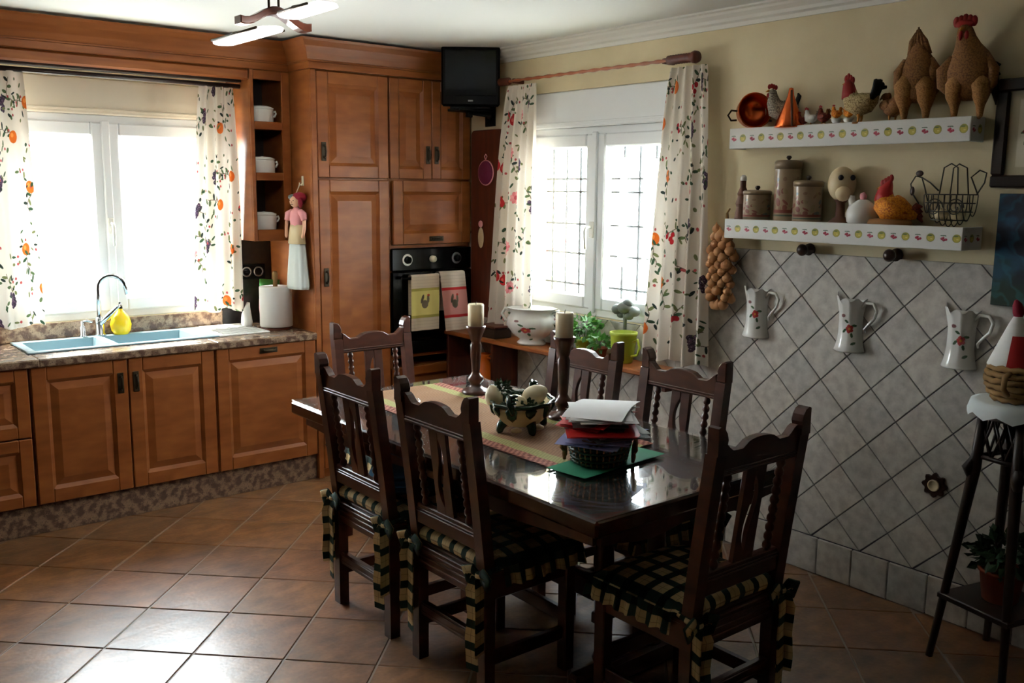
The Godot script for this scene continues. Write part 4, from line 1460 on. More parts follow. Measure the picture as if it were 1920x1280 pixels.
# ---------------------------------------------------------------- things on and along the right wall
func build_right_wall_items() -> void:
	# long wooden board hung in the corner
	var t := thing("hanging_board", "large reddish wooden board with rounded top hanging between oven housing and curtain", "board", Vector3(WALL_X - 0.003, 0.90, -4.70), -PI / 2)
	var st := mb()
	var pts := [Vector2(-0.16, 0), Vector2(0.18, 0), Vector2(0.18, 1.10)]
	for i in 8:
		var a := i / 7.0 * PI / 2
		pts.append(Vector2(0.12 + 0.06 * cos(a), 1.10 + 0.06 * sin(a)))
	for i in 6:
		var a := PI / 2 + i / 5.0 * PI / 2
		pts.append(Vector2(-0.13 + 0.03 * cos(a), 1.13 + 0.03 * sin(a)))
	extrude(st, pts, 0.0, 0.03, ID, 0.004)
	obj("plank", st, M.red_wood, t)
	t = thing("pot_holder", "round purple knitted pot holder hanging on the reddish wooden board", "pot holder", Vector3(WALL_X - 0.034, 1.80, -4.70), -PI / 2)
	st = mb()
	var turn := Transform3D(Basis(Vector3(1, 0, 0), Vector3(0, 0, 1), Vector3(0, -1, 0)), Vector3.ZERO)
	lathe(st, [Vector2(0, 0), Vector2(0.066, 0), Vector2(0.072, 0.006), Vector2(0.066, 0.013), Vector2(0.05, 0.012), Vector2(0.045, 0.016), Vector2(0.03, 0.013), Vector2(0.02, 0.018), Vector2(0, 0.018)], 24, turn)
	obj("pad", st, M.purple, t)
	st = mb()
	lathe(st, [Vector2(0.068, -0.001), Vector2(0.078, 0.001), Vector2(0.078, 0.005), Vector2(0.068, 0.006), Vector2(0.068, -0.001)], 24, turn)
	sweep(st, [Vector3(0, 0.075, 0.005), Vector3(-0.012, 0.10, 0.005), Vector3(0, 0.112, 0.005), Vector3(0.012, 0.10, 0.005), Vector3(0, 0.075, 0.005)], 0.003, 6)
	obj("edging", st, M.pink, t)
	t = thing("wooden_spoon_rest", "small cream oval hanging with a pink top on the reddish wooden board", "ornament", Vector3(WALL_X - 0.034, 1.40, -4.742), -PI / 2)
	st = mb()
	ball(st, Vector3(0, 0, 0.008), Vector3(0.028, 0.065, 0.008), 16)
	obj("body", st, M.cream, t)
	st = mb()
	ball(st, Vector3(0, 0.085, 0.010), Vector3(0.02, 0.022, 0.010), 12)
	obj("top", st, M.pink, t)
	# sill shelf with its low open cupboard
	t = thing("sill_shelf", "long wooden shelf under the grille window carrying the tureen and the potted plants", "shelf", Vector3(0, 0, 0))
	st = mb()
	span(st, Vector3(3.405, 0.787, -4.895), Vector3(3.617, 0.815, -3.12), 0.006)
	obj("board", st, M.oak_level, t)
	for z in [-4.88, -4.42]:
		st = mb()
		span(st, Vector3(3.42, 0, z), Vector3(3.617, 0.787, z + 0.022), 0.003)
		obj("side", st, M.red_wood, t)
	st = mb()
	span(st, Vector3(3.425, 0.40, -4.858), Vector3(3.6, 0.42, -4.42))
	span(st, Vector3(3.425, 0.05, -4.858), Vector3(3.6, 0.07, -4.42))
	obj("lower_shelf", st, M.red_wood, t)
	st = mb()
	span(st, Vector3(3.56, 0.69, -3.18), Vector3(3.617, 0.787, -3.15), 0.004)
	span(st, Vector3(3.46, 0.757, -3.18), Vector3(3.617, 0.787, -3.15), 0.004)
	obj("bracket", st, M.red_wood, t)
	t = thing("clay_jug", "rounded orange clay jug inside the open cupboard below the sill shelf", "jug", Vector3(3.51, 0.421, -4.60))
	st = mb()
	lathe(st, [Vector2(0, 0), Vector2(0.05, 0), Vector2(0.055, 0.01), Vector2(0.082, 0.09), Vector2(0.075, 0.16), Vector2(0.04, 0.21), Vector2(0.034, 0.25), Vector2(0.046, 0.27), Vector2(0.038, 0.27), Vector2(0.028, 0.24), Vector2(0, 0.22)], 22)
	obj("body", st, M.orange, t)
	st = mb()
	sweep(st, [Vector3(0, 0.25, 0.036), Vector3(0, 0.25, 0.08), Vector3(0, 0.19, 0.095), Vector3(0, 0.13, 0.078)], 0.008, 8)
	obj("handle", st, M.orange, t)
	sill_items()
	# string of onions
	onions()
	# wall jugs
	for k in 3:
		wall_jug(k)
	# lower socket
	t = thing("ornate_socket", "brown carved wall socket with a pale round outlet, low on the tiles", "socket", Vector3(WALL_X - 0.011, 0.547, -1.76), -PI / 2)
	st = mb()
	var o := []
	for i in 40:
		var a := TAU * i / 40
		var rr := 0.046 + 0.006 * cos(a * 8.0)
		o.append(Vector2(cos(a) * rr * 1.02, sin(a) * rr))
	extrude(st, o, 0.0, 0.012, ID, 0.003)
	obj("plate", st, M.knob_dark, t)
	st = mb()
	lathe(st, [Vector2(0, 0.012), Vector2(0.024, 0.012), Vector2(0.024, 0.017), Vector2(0.019, 0.018), Vector2(0.017, 0.013), Vector2(0, 0.013)], 20, turn)
	obj("outlet", st, M.cream, t)
	# framed print and painting at the edge
	t = thing("framed_print", "framed botanical print in a dark wooden frame, above the blue green painting", "picture", Vector3(WALL_X - 0.002, 1.918, -1.395), -PI / 2)
	st = mb()
	for q in [[-0.25, -0.195, 0.25, -0.15], [-0.25, 0.15, 0.25, 0.195], [-0.25, -0.15, -0.205, 0.15], [0.205, -0.15, 0.25, 0.15]]:
		span(st, Vector3(q[0], q[1], 0), Vector3(q[2], q[3], 0.028), 0.006)
	obj("frame", st, M.art_frame, t)
	st = mb()
	sheet(st, func(a, v): return Vector3(lerpf(-0.206, 0.206, a), lerpf(0.151, -0.151, v), 0.010), 1, 1)
	obj("print", st, botanical(), t)
	st = mb()
	span(st, Vector3(-0.206, -0.151, 0.0), Vector3(0.206, 0.151, 0.009))
	obj("backing", st, M.brown, t)
	t = thing("canvas_painting", "unframed dark blue and green swirling canvas painting on the wall beside the shelves", "painting", Vector3(WALL_X - 0.011, 1.497, -1.36), -PI / 2)
	st = mb()
	span(st, Vector3(-0.24, -0.205, 0.0), Vector3(0.24, 0.205, 0.022), 0.002)
	obj("stretcher", st, M.card_dark, t)
	st = mb()
	sheet(st, func(a, v): return Vector3(lerpf(-0.239, 0.239, a), lerpf(0.204, -0.204, v), 0.0228), 1, 1)
	obj("canvas", st, abstract_paint(), t)


func botanical() -> StandardMaterial3D:
	var im := Image.create(160, 120, false, Image.FORMAT_RGB8)
	im.fill(Color(0.78, 0.74, 0.62))
	im.fill_rect(Rect2i(14, 12, 132, 96), Color(0.86, 0.83, 0.74))
	var rg := RandomNumberGenerator.new()
	rg.seed = 3
	for k in 60:
		var c := Vector2(rg.randf_range(22, 138), rg.randf_range(18, 102))
		blob(im, c.x, c.y, 5, 2.4, [Color(0.25, 0.36, 0.26), Color(0.4, 0.45, 0.3), Color(0.56, 0.22, 0.25), Color(0.3, 0.34, 0.4)][k % 4], rg.randf() * TAU)
	return textured(ImageTexture.create_from_image(im), 0.3)


func abstract_paint() -> StandardMaterial3D:
	var a := noise_bytes(61, 0.012, 160, 160, 4)
	var b := noise_bytes(62, 0.02, 160, 160, 3)
	var w := 160
	var im := Image.create(w, w, false, Image.FORMAT_RGB8)
	for y in w:
		for x in w:
			var n := a[y * w + x] / 255.0
			var k := b[y * w + x] / 255.0
			var c := Color(0.03, 0.10, 0.20).lerp(Color(0.05, 0.28, 0.40), smoothstep(0.4, 0.7, n))
			c = c.lerp(Color(0.03, 0.16, 0.09), smoothstep(0.55, 0.95, y / 160.0 + (k - 0.5) * 0.3))
			var ring := absf(sin(Vector2(x - 80, (y - 70) * 1.3).length() * 0.09 + n * 5.0))
			c = c.lerp(Color(0.10, 0.42, 0.50), smoothstep(0.88, 1.0, ring) * 0.4)
			im.set_pixel(x, y, c)
	return textured(ImageTexture.create_from_image(im), 0.6)


func leaf_clump(st: SurfaceTool, c: Vector3, r: Vector3, n: int, size: float, sd: int) -> void:
	var rg := RandomNumberGenerator.new()
	rg.seed = sd
	st.set_smooth_group(-1)
	for i in n:
		var d := Vector3(rg.randfn(), rg.randfn() * 0.8 + 0.25, rg.randfn()).normalized()
		var p := c + d * r * rg.randf_range(0.55, 1.0)
		var ax := d.cross(Vector3(rg.randfn(), rg.randfn(), rg.randfn())).normalized()
		var tip := (d * 0.7 + ax * 0.5 + Vector3(0, rg.randf_range(-0.5, 0.3), 0)).normalized() * size
		var side := tip.cross(d + ax * 0.3).normalized() * size * 0.34
		var bend := tip.cross(side).normalized() * size * 0.12
		# a leaf folded along its midrib
		tri(st, p, p + tip * 0.5 + side + bend, p + tip)
		tri(st, p, p + tip, p + tip * 0.5 - side + bend)


func sill_items() -> void:
	var y := 0.8155
	var t := thing("soup_tureen", "white china soup tureen painted with flowers, on the sill shelf by the curtain", "tureen", Vector3(3.495, y, -4.13), 0.5)
	var st := mb()
	var sq := Transform3D(Basis.from_scale(Vector3(0.80, 1, 1.1)), Vector3.ZERO)
	lathe(st, [Vector2(0, 0), Vector2(0.075, 0), Vector2(0.078, 0.012), Vector2(0.06, 0.028), Vector2(0.10, 0.06), Vector2(0.135, 0.11), Vector2(0.128, 0.155), Vector2(0.112, 0.18), Vector2(0.128, 0.205), Vector2(0.138, 0.212), Vector2(0.124, 0.212), Vector2(0.10, 0.18), Vector2(0.05, 0.08), Vector2(0, 0.07)], 36, sq, false, 0.025, 10)
	obj("body", st, M.china, t)
	for s in [-1.0, 1.0]:
		st = mb()
		sweep(st, [Vector3(0, 0.185, s * 0.125), Vector3(0, 0.20, s * 0.165), Vector3(0, 0.17, s * 0.185), Vector3(0, 0.135, s * 0.165), Vector3(0, 0.125, s * 0.135)], [0.008, 0.010, 0.010, 0.009, 0.007], 10)
		obj("handle", st, M.white_gloss, t)
	t = thing("wooden_box", "small reddish wooden box on the sill shelf left of the tureen", "box", Vector3(3.49, y, -4.47))
	st = mb()
	box(st, Vector3(0, 0.03, 0), Vector3(0.13, 0.06, 0.17), 0.005)
	obj("body", st, M.black_wood, t)
	st = mb()
	box(st, Vector3(0, 0.068, 0), Vector3(0.136, 0.014, 0.176), 0.004)
	obj("lid", st, M.red_wood, t)
	# plants
	potted("potted_herb", "small dense green plant in a pot on the sill shelf, right beside the tureen", Vector3(3.545, y, -3.875), 0.042, 0.07, M.white_gloss, 70, 0.065, 0.035, 1, M.leaf_dark)
	potted("potted_herb", "leafy bright green plant in a pot in the middle of the sill shelf", Vector3(3.52, y, -3.705), 0.055, 0.085, M.lime, 110, 0.10, 0.045, 2, M.leaf)
	potted("potted_herb", "low trailing green plant between the grey tree figurine and the bright green plant", Vector3(3.485, y, -3.555), 0.04, 0.06, M.terracotta_pot, 60, 0.055, 0.04, 3, M.leaf)
	t = thing("lime_pot", "tall yellow green ceramic pot at the right end of the sill shelf", "pot", Vector3(3.505, y, -3.40))
	st = mb()
	lathe(st, [Vector2(0, 0), Vector2(0.048, 0), Vector2(0.052, 0.008), Vector2(0.066, 0.10), Vector2(0.068, 0.14), Vector2(0.073, 0.145), Vector2(0.073, 0.16), Vector2(0.066, 0.16), Vector2(0.06, 0.12), Vector2(0, 0.11)], 26)
	obj("body", st, M.lime, t)
	st = mb()
	sweep(st, [Vector3(0, 0.11, 0.06), Vector3(0, 0.13, 0.10), Vector3(0, 0.09, 0.115), Vector3(0, 0.05, 0.10), Vector3(0, 0.04, 0.06)], 0.007, 8)
	obj("handle", st, M.lime, t)
	t = thing("tree_figurine", "grey metal tree figurine with a bushy crown in front of the window", "figurine", Vector3(3.585, y, -3.47))
	st = mb()
	lathe(st, [Vector2(0, 0), Vector2(0.035, 0), Vector2(0.035, 0.012), Vector2(0.012, 0.03), Vector2(0.010, 0.2), Vector2(0.014, 0.24), Vector2(0, 0.25)], 12)
	obj("stem", st, M.pewter, t)
	st = mb()
	for q in [[0, 0.275, 0, 0.045], [0.02, 0.255, 0.045, 0.034], [-0.01, 0.262, -0.045, 0.036], [0.0, 0.30, 0.02, 0.03], [0.0, 0.235, -0.03, 0.025], [0.0, 0.23, 0.028, 0.025]]:
		ball(st, Vector3(q[0], q[1], q[2]), Vector3(q[3], q[3] * 0.8, q[3]), 12)
	obj("crown", st, M.pewter, t)
	t = thing("china_cup", "small white china cup on the sill shelf between the plants and the candlestick", "cup", Vector3(3.44, y, -3.80))
	st = mb()
	lathe(st, [Vector2(0, 0), Vector2(0.022, 0), Vector2(0.024, 0.006), Vector2(0.036, 0.035), Vector2(0.04, 0.06), Vector2(0.037, 0.06), Vector2(0.03, 0.03), Vector2(0, 0.012)], 20)
	obj("body", st, M.white_gloss, t)
	st = mb()
	sweep(st, [Vector3(0, 0.05, -0.036), Vector3(0, 0.05, -0.058), Vector3(0, 0.03, -0.06), Vector3(0, 0.022, -0.036)], 0.004, 6)
	obj("handle", st, M.white_gloss, t)


func potted(called: String, label: String, p: Vector3, r: float, h: float, pm: Material, n: int, spread: float, size: float, sd: int, lm: Material) -> void:
	var t := thing(called, label, "plant", p)
	var st := mb()
	lathe(st, [Vector2(0, 0), Vector2(r * 0.75, 0), Vector2(r * 0.8, 0.004), Vector2(r, h - 0.012), Vector2(r * 1.08, h - 0.012), Vector2(r * 1.08, h), Vector2(r * 0.95, h), Vector2(r * 0.9, h - 0.012), Vector2(0, h - 0.012)], 20)
	obj("pot", st, pm, t)
	st = mb()
	leaf_clump(st, Vector3(0, h + spread * 0.45, 0), Vector3(spread * 0.8, spread * 0.75, spread), n, size, sd)
	for k in 5:
		var a := k * TAU / 5
		sweep(st, [Vector3(0, h - 0.012, 0), Vector3(cos(a) * spread * 0.25, h + spread * 0.4, sin(a) * spread * 0.25), Vector3(cos(a) * spread * 0.5, h + spread * 0.8, sin(a) * spread * 0.5)], 0.002, 4)
	var o := obj("foliage", st, lm, t)
	o.set_meta("kind", "stuff")


func onions() -> void:
	var t := thing("onion_string", "string of golden onions hanging at the left end of the lower shelf", "onion string", Vector3(3.57, 1.16, -2.832))
	var rg := RandomNumberGenerator.new()
	rg.seed = 9
	var st := mb()
	sweep(st, [Vector3(0.03, 0.44, -0.01), Vector3(0.02, 0.38, 0.0), Vector3(0.0, 0.2, 0.0), Vector3(0, 0.05, 0.0)], [0.006, 0.012, 0.015, 0.008], 8)
	sweep(st, [Vector3(0.03, 0.44, -0.01), Vector3(0.05, 0.46, -0.01)], 0.004, 6)
	obj("braid", st, M.straw, t)
	for i in 34:
		var row := i / 3
		var a := (i % 3) * 1.05 - 1.05 + rg.randf_range(-0.3, 0.3) + (0.5 if row % 2 else 0.0)
		var h := 0.015 + row * 0.0315 + rg.randf_range(-0.006, 0.006)
		var wide := 0.055 if row < 9 else 0.038
		if row == 0:
			wide = 0.025
		var rr := rg.randf_range(0.021, 0.029)
		st = mb()
		var tilt := Transform3D(Basis(Vector3(rg.randfn(), 0.3, rg.randfn()).normalized(), rg.randf_range(-0.7, 0.7)), Vector3(-cos(a) * wide * 0.65 - 0.004, h, sin(a) * wide * 1.15))
		lathe(st, [Vector2(0, -rr * 0.95), Vector2(rr * 0.6, -rr * 0.8), Vector2(rr, -rr * 0.2), Vector2(rr * 0.95, rr * 0.3), Vector2(rr * 0.5, rr * 0.85), Vector2(rr * 0.18, rr * 1.15), Vector2(rr * 0.08, rr * 1.5), Vector2(0, rr * 1.52)], 12, tilt)
		obj("onion", st, M.onion, t)


func wall_jug(k: int) -> void:
	var spot: float = [-2.655, -2.175, -1.705][k]
	var where: String = ["nearest the onion string", "between the other two wall jugs", "nearest the plant stand"][k]
	var t := thing("wall_jug", "white flower painted china jug mounted on the tiles, %s" % where, "jug", Vector3(WALL_X - 0.0115, 1.035, spot), -PI / 2, "china jugs on the tiled wall")
	# local: +z out of the wall, x along the wall (towards the viewer's right)
	var prof := [Vector2(0.0, 0.0), Vector2(0.066, 0.0), Vector2(0.068, 0.006), Vector2(0.060, 0.03), Vector2(0.052, 0.08), Vector2(0.050, 0.13), Vector2(0.052, 0.165), Vector2(0.059, 0.20), Vector2(0.066, 0.222)]
	var st := mb()
	st.set_smooth_group(0)
	var seg := 18
	var n := prof.size()
	var rings := []
	for i in n:
		var ring := []
		for j in seg + 1:
			var a := PI * j / seg
			var rr: float = prof[i].x * (1.0 + 0.05 * cos(a * 10.0) * clampf((prof[i].y - 0.03) * 10.0, 0.2, 1.0))
			var yy: float = prof[i].y
			if i == n - 1:
				yy += 0.008 * cos(a * 8.0) + 0.020 * pow(maxf(0.0, -cos(a)), 3.0)
			ring.append([Vector3(rr * cos(a), yy, 0.001 + rr * sin(a) * 0.9), Vector2(0.38 * j / seg + k * 0.333 + 0.02, 1.0 - prof[i].y / 0.23)])
		rings.append(ring)
	for i in n - 1:
		for j in seg:
			for e in [[0, 0], [1, 0], [1, 1], [0, 0], [1, 1], [0, 1]]:
				var v: Array = rings[i + e[0]][j + e[1]]
				vert(st, v[0], v[1])
	obj("body", st, M.china, t)
	# dark inside and flat back
	st = mb()
	st.set_smooth_group(-1)
	for i in range(1, n - 1):
		var p: Vector2 = prof[i]
		var q: Vector2 = prof[i + 1]
		face(st, [Vector3(-p.x, p.y, 0.001), Vector3(p.x, p.y, 0.001), Vector3(q.x, q.y, 0.001), Vector3(-q.x, q.y, 0.001)], Vector3(0, 0.1, 1), ID)
	for j in seg:
		var a := PI * j / seg
		var b := PI * (j + 1) / seg
		tri(st, Vector3(0, 0.19, 0.002), Vector3(cos(a) * 0.05, 0.195, 0.001 + sin(a) * 0.043), Vector3(cos(b) * 0.05, 0.195, 0.001 + sin(b) * 0.043))
	obj("back", st, M.white_gloss, t)
	st = mb()
	sweep(st, [Vector3(0.044, 0.185, 0.012), Vector3(0.070, 0.212, 0.016), Vector3(0.105, 0.212, 0.018), Vector3(0.122, 0.185, 0.018), Vector3(0.112, 0.150, 0.016), Vector3(0.085, 0.122, 0.014), Vector3(0.068, 0.100, 0.012), Vector3(0.072, 0.085, 0.012)], [0.006, 0.0065, 0.0065, 0.0065, 0.0065, 0.006, 0.006, 0.004], 10)
	obj("handle", st, M.white_gloss, t)


# ---------------------------------------------------------------- table and chairs
func build_dining() -> void:
	var x0 := 1.81
	var x1 := 2.79
	var z0 := -3.78
	var z1 := -1.84
	var t := thing("dining_table", "long dark polished dining table with a glass sheet on its top", "table", Vector3(2.30, 0, -2.81))
	var hx := (x1 - x0) / 2
	var hz := (z1 - z0) / 2
	var st := mb()
	span(st, Vector3(-hx, 0.712, -hz), Vector3(hx, 0.768, hz), 0.008)
	obj("tabletop", st, M.walnut_top, t)
	st = mb()
	span(st, Vector3(-hx + 0.002, 0.7685, -hz + 0.002), Vector3(hx - 0.002, TABLE_Y - 0.0005, hz - 0.002), 0.002)
	obj("glass_sheet", st, M.table_glass, t)
	st = mb()
	for s in [-1.0, 1.0]:
		var q := []
		for i in 21:
			var z := -hz + 0.06 + (2 * hz - 0.12) * i / 20.0
			q.append(Vector2(z, 0.655 + 0.012 * cos(i * PI / 5.0)))
		q.append(Vector2(hz - 0.06, 0.712))
		q.append(Vector2(-hz + 0.06, 0.712))
		extrude(st, q, -0.012, 0.012, Transform3D(Basis(Vector3(0, 0, 1), Vector3(0, 1, 0), Vector3(-1, 0, 0)), Vector3(s * (hx - 0.055), 0, 0)))
		q = []
		for i in 13:
			q.append(Vector2(-hx + 0.06 + (2 * hx - 0.12) * i / 12.0, 0.655 + 0.012 * cos(i * PI / 3.0)))
		q.append(Vector2(hx - 0.06, 0.712))
		q.append(Vector2(-hx + 0.06, 0.712))
		extrude(st, q, -0.012, 0.012, at(0, 0, s * (hz - 0.055)))
	obj("apron", st, M.walnut, t)
	# two trestle ends with turned columns, joined by a long stretcher
	for sz in [-1.0, 1.0]:
		for sx in [-1.0, 1.0]:
			st = mb()
			lathe(st, [Vector2(0, 0.085), Vector2(0.028, 0.085), Vector2(0.036, 0.11), Vector2(0.025, 0.14), Vector2(0.030, 0.24), Vector2(0.036, 0.38), Vector2(0.032, 0.50), Vector2(0.024, 0.54), Vector2(0.036, 0.57), Vector2(0.028, 0.60), Vector2(0.028, 0.66), Vector2(0, 0.66)], 16, at(sx * 0.13, 0, sz * 0.645))
			obj("leg", st, M.walnut, t)
		st = mb()
		span(st, Vector3(-0.27, 0.0, sz * 0.645 - 0.03), Vector3(0.27, 0.085, sz * 0.645 + 0.03), 0.012)
		obj("foot", st, M.walnut, t)
		st = mb()
		span(st, Vector3(-0.34, 0.655, sz * 0.645 - 0.03), Vector3(0.34, 0.712, sz * 0.645 + 0.03), 0.008)
		obj("bearer", st, M.walnut, t)
	st = mb()
	span(st, Vector3(-0.02, 0.22, -0.68), Vector3(0.02, 0.30, 0.68), 0.006)
	span(st, Vector3(-0.17, 0.24, -0.655), Vector3(0.17, 0.28, -0.625), 0.004)
	span(st, Vector3(-0.17, 0.24, 0.625), Vector3(0.17, 0.28, 0.655), 0.004)
	obj("stretcher", st, M.walnut, t)
	# six chairs
	var c0 := make_chair()
	var spots := [
		[Vector3(1.797, 0, -3.125), PI / 2, "dark carved chair on the sink side of the table, blue cushion on its plaid pad"],
		[Vector3(1.797, 0, -2.535), PI / 2, "dark carved chair with plaid pad and hanging ties, directly before the egg bowl"],
		[Vector3(2.385, 0, -3.985), 0.0, "dark carved chair at the table end in front of the oven"],
		[Vector3(2.815, 0, -2.45), -PI / 2, "carved chair across the table, its back below the right fruit print curtain"],
		[Vector3(2.815, 0, -3.03), -PI / 2, "carved chair across the table, its back before the sill shelf with the plants"],
		[Vector3(2.255, 0, -1.69), PI, "dark carved chair at the table end nearest the viewer with a ruffled plaid pad"],
	]
	for i in spots.size():
		var c: Node3D = c0 if i == 0 else c0.duplicate()
		if i > 0:
			c.name = "dining_chair_%03d" % i
			add_child(c, true)
		c.position = spots[i][0]
		c.rotation.y = spots[i][1]
		tag(c, spots[i][2], "chair", "carved chairs round the dining table")
	t = thing("seat_cushion", "folded blue cushion lying on the plaid pad of the chair nearest the sink", "cushion", Vector3(2.0, 0.508, -3.125))
	st = mb()
	ball(st, Vector3(0, 0.028, 0), Vector3(0.17, 0.03, 0.165), 18)
	obj("pad", st, M.blue_cloth, t)
	st = mb()
	ball(st, Vector3(-0.03, 0.062, -0.03), Vector3(0.12, 0.026, 0.11), 16)
	obj("fold", st, M.blue_cloth, t)


# local: x across, +z to the front, rear legs at z = 0
func make_chair() -> Node3D:
	var t := thing("dining_chair", "-", "chair")
	var hw := 0.197            # post centres
	var sh := 0.44             # seat frame height
	var dz := 0.36             # front legs
	var top := 1.055
	var rake := func(y: float) -> float: return -0.075 * pow(maxf(0.0, y - 0.45) / 0.6, 1.1)
	# rear posts with a stepped, rounded crest
	for s in [-1.0, 1.0]:
		var st := mb()
		var ys := [0.0, 0.2, 0.45, 0.65, 0.85, 0.975]
		for i in ys.size() - 1:
			var a := []
			var b := []
			for k in [[-1, -1], [1, -1], [1, 1], [-1, 1]]:
				a.append(Vector3(s * hw + k[0] * 0.0225, ys[i], rake.call(ys[i]) + k[1] * 0.021))
				b.append(Vector3(s * hw + k[0] * 0.0225, ys[i + 1], rake.call(ys[i + 1]) + k[1] * 0.021))
			prism(st, a, b)
		# carved head: a scrolled outline pushed through the thickness
		var out := [Vector2(-0.0225, 0), Vector2(0.0225, 0), Vector2(0.0225, 0.02), Vector2(0.019, 0.03), Vector2(0.0225, 0.042), Vector2(0.016, 0.062), Vector2(0.004, 0.078), Vector2(-0.012, 0.084), Vector2(-0.0225, 0.080)]
		var o2 := []
		for p in out:
			o2.append(Vector2(s * hw - s * p.x, 0.974 + p.y))
		extrude(st, o2, -0.021, 0.021, Transform3D(Basis(), Vector3(0, 0, rake.call(1.0))), 0.004)
		obj("rear_leg", st, M.walnut, t)
	for s in [-1.0, 1.0]:
		var st := mb()
		box(st, Vector3(s * hw, 0.215, dz), Vector3(0.045, 0.43, 0.045), 0.004)
		obj("front_leg", st, M.walnut, t)
	# top rail with a scalloped crest
	var st := mb()
	var w := hw - 0.0225
	var q := [Vector2(-w, 0.905), Vector2(w, 0.905)]
	for i in 25:
		var a := 1.0 - 2.0 * i / 24.0
		var x := a * w
		var y := 0.975
		var e := absf(a)
		y += 0.030 * smoothstep(0.72, 1.0, e)
		if e < 0.42:
			y += 0.018 * sqrt(maxf(0.0, 1.0 - pow(e / 0.42, 2.0))) + 0.006
		q.append(Vector2(x, y))
	extrude(st, q, -0.014, 0.016, at(0, 0, rake.call(0.94)), 0.004)
	for y in [0.912, 0.922]:
		box(st, Vector3(0, y, rake.call(0.94) + 0.016), Vector3(2 * w, 0.005, 0.008), 0.002)
		box(st, Vector3(0, y, rake.call(0.94) - 0.014), Vector3(2 * w, 0.005, 0.008), 0.002)
	obj("top_rail", st, M.walnut, t)
	st = mb()
	box(st, Vector3(0, 0.565, rake.call(0.565)), Vector3(2 * w, 0.075, 0.03), 0.004)
	for y in [0.585, 0.575]:
		box(st, Vector3(0, y, rake.call(0.565) - 0.015), Vector3(2 * w, 0.005, 0.008), 0.002)
	obj("lower_rail", st, M.walnut, t)
	# spindles, beaded
	for s in [-1.0, 1.0]:
		st = mb()
		var prof := [Vector2(0, 0)]
		for i in 10:
			var y := i * 0.0305
			prof.append(Vector2(0.0085, y + 0.001))
			prof.append(Vector2(0.0145, y + 0.010))
			prof.append(Vector2(0.0145, y + 0.020))
		prof.append(Vector2(0.009, 0.306))
		prof.append(Vector2(0, 0.306))
		var p0 := Vector3(s * 0.128, 0.602, rake.call(0.602))
		var p1 := Vector3(s * 0.128, 0.906, rake.call(0.906))
		var ax := (p1 - p0).normalized()
		lathe(st, prof, 10, Transform3D(Basis(Vector3.RIGHT, ax, Vector3.RIGHT.cross(ax)), p0))
		obj("spindle", st, M.walnut, t)
	# pierced splat in two halves that leave a waving slot
	st = mb()
	var p0 := Vector3(0, 0.602, rake.call(0.602))
	var p1 := Vector3(0, 0.906, rake.call(0.906))
	var ax := (p1 - p0).normalized()
	var xf := Transform3D(Basis(Vector3.RIGHT, ax, Vector3.RIGHT.cross(ax)), p0)
	for s in [-1.0, 1.0]:
		var inner := []
		for i in 15:
			var v := i / 14.0
			var c := 0.011 * sin(v * TAU)
			var half := 0.0155 * pow(sin(v * PI), 0.5) + 0.0008
			inner.append(Vector2(c + s * half, 0.03 + 0.245 * v))
		var poly := [Vector2(s * 0.001, 0.0), Vector2(s * 0.048, 0.0), Vector2(s * 0.048, 0.305), Vector2(s * 0.001, 0.305)]
		inner.reverse()
		poly.append_array(inner)
		extrude(st, poly, -0.008, 0.008, xf, 0.002)
	obj("splat", st, M.walnut, t)
	# seat rails with scored lines, stretchers
	st = mb()
	box(st, Vector3(0, 0.40, 0.0), Vector3(2 * w, 0.085, 0.03), 0.003)
	box(st, Vector3(0, 0.40, dz), Vector3(2 * w, 0.085, 0.03), 0.003)
	for s in [-1.0, 1.0]:
		box(st, Vector3(s * hw, 0.40, dz / 2), Vector3(0.03, 0.085, dz - 0.042), 0.003)
	for y in [0.425, 0.405, 0.382]:
		box(st, Vector3(0, y, -0.015), Vector3(2 * w, 0.008, 0.008), 0.002)
	obj("seat_frame", st, M.walnut, t)
	st = mb()
	box(st, Vector3(0, 0.20, 0.0), Vector3(2 * w, 0.05, 0.024), 0.003)
	for y in [0.215, 0.19]:
		box(st, Vector3(0, y, -0.012), Vector3(2 * w, 0.006, 0.006), 0.002)
	obj("stretcher", st, M.walnut, t)
	st = mb()
	box(st, Vector3(0, 0.20, dz), Vector3(2 * w, 0.05, 0.024), 0.003)
	obj("stretcher", st, M.walnut, t)
	for s in [-1.0, 1.0]:
		st = mb()
		box(st, Vector3(s * hw, 0.145, dz / 2), Vector3(0.024, 0.045, dz - 0.045), 0.003)
		obj("stretcher", st, M.walnut, t)
	st = mb()
	box(st, Vector3(0, sh + 0.006, dz / 2 + 0.012), Vector3(0.43, 0.022, dz + 0.03), 0.006)
	obj("seat", st, M.walnut, t)
	# padded plaid cushion with a gathered skirt along three sides
	st = mb()
	var fx := 0.22
	var za := 0.020
	var zb := dz + 0.050
	var pad := func(u: float, v: float) -> Vector3:
		var x := lerpf(-1.0, 1.0, u)
		var z := lerpf(-1.0, 1.0, v)
		var d := clampf((1.0 - pow(absf(x), 4.0)) * (1.0 - pow(absf(z), 4.0)), 0.0, 1.0)
		var lift := 0.044 * pow(d, 0.45)
		var back_pinch := 0.022 if (z < -0.7 and absf(x) > 0.8) else 0.0
		return Vector3(x * (fx - back_pinch), sh + 0.018 + lift, lerpf(za, zb, v))
	sheet(st, pad, 20, 18, Vector2(0.42, 0.40))
	var under := func(u: float, v: float) -> Vector3:
		return Vector3(lerpf(-fx, fx, 1.0 - u), sh + 0.018, lerpf(za, zb, v))
	sheet(st, under, 2, 2, Vector2(0.42, 0.40))
	var cu := obj("cushion", st, M.plaid, t)
	st = mb()
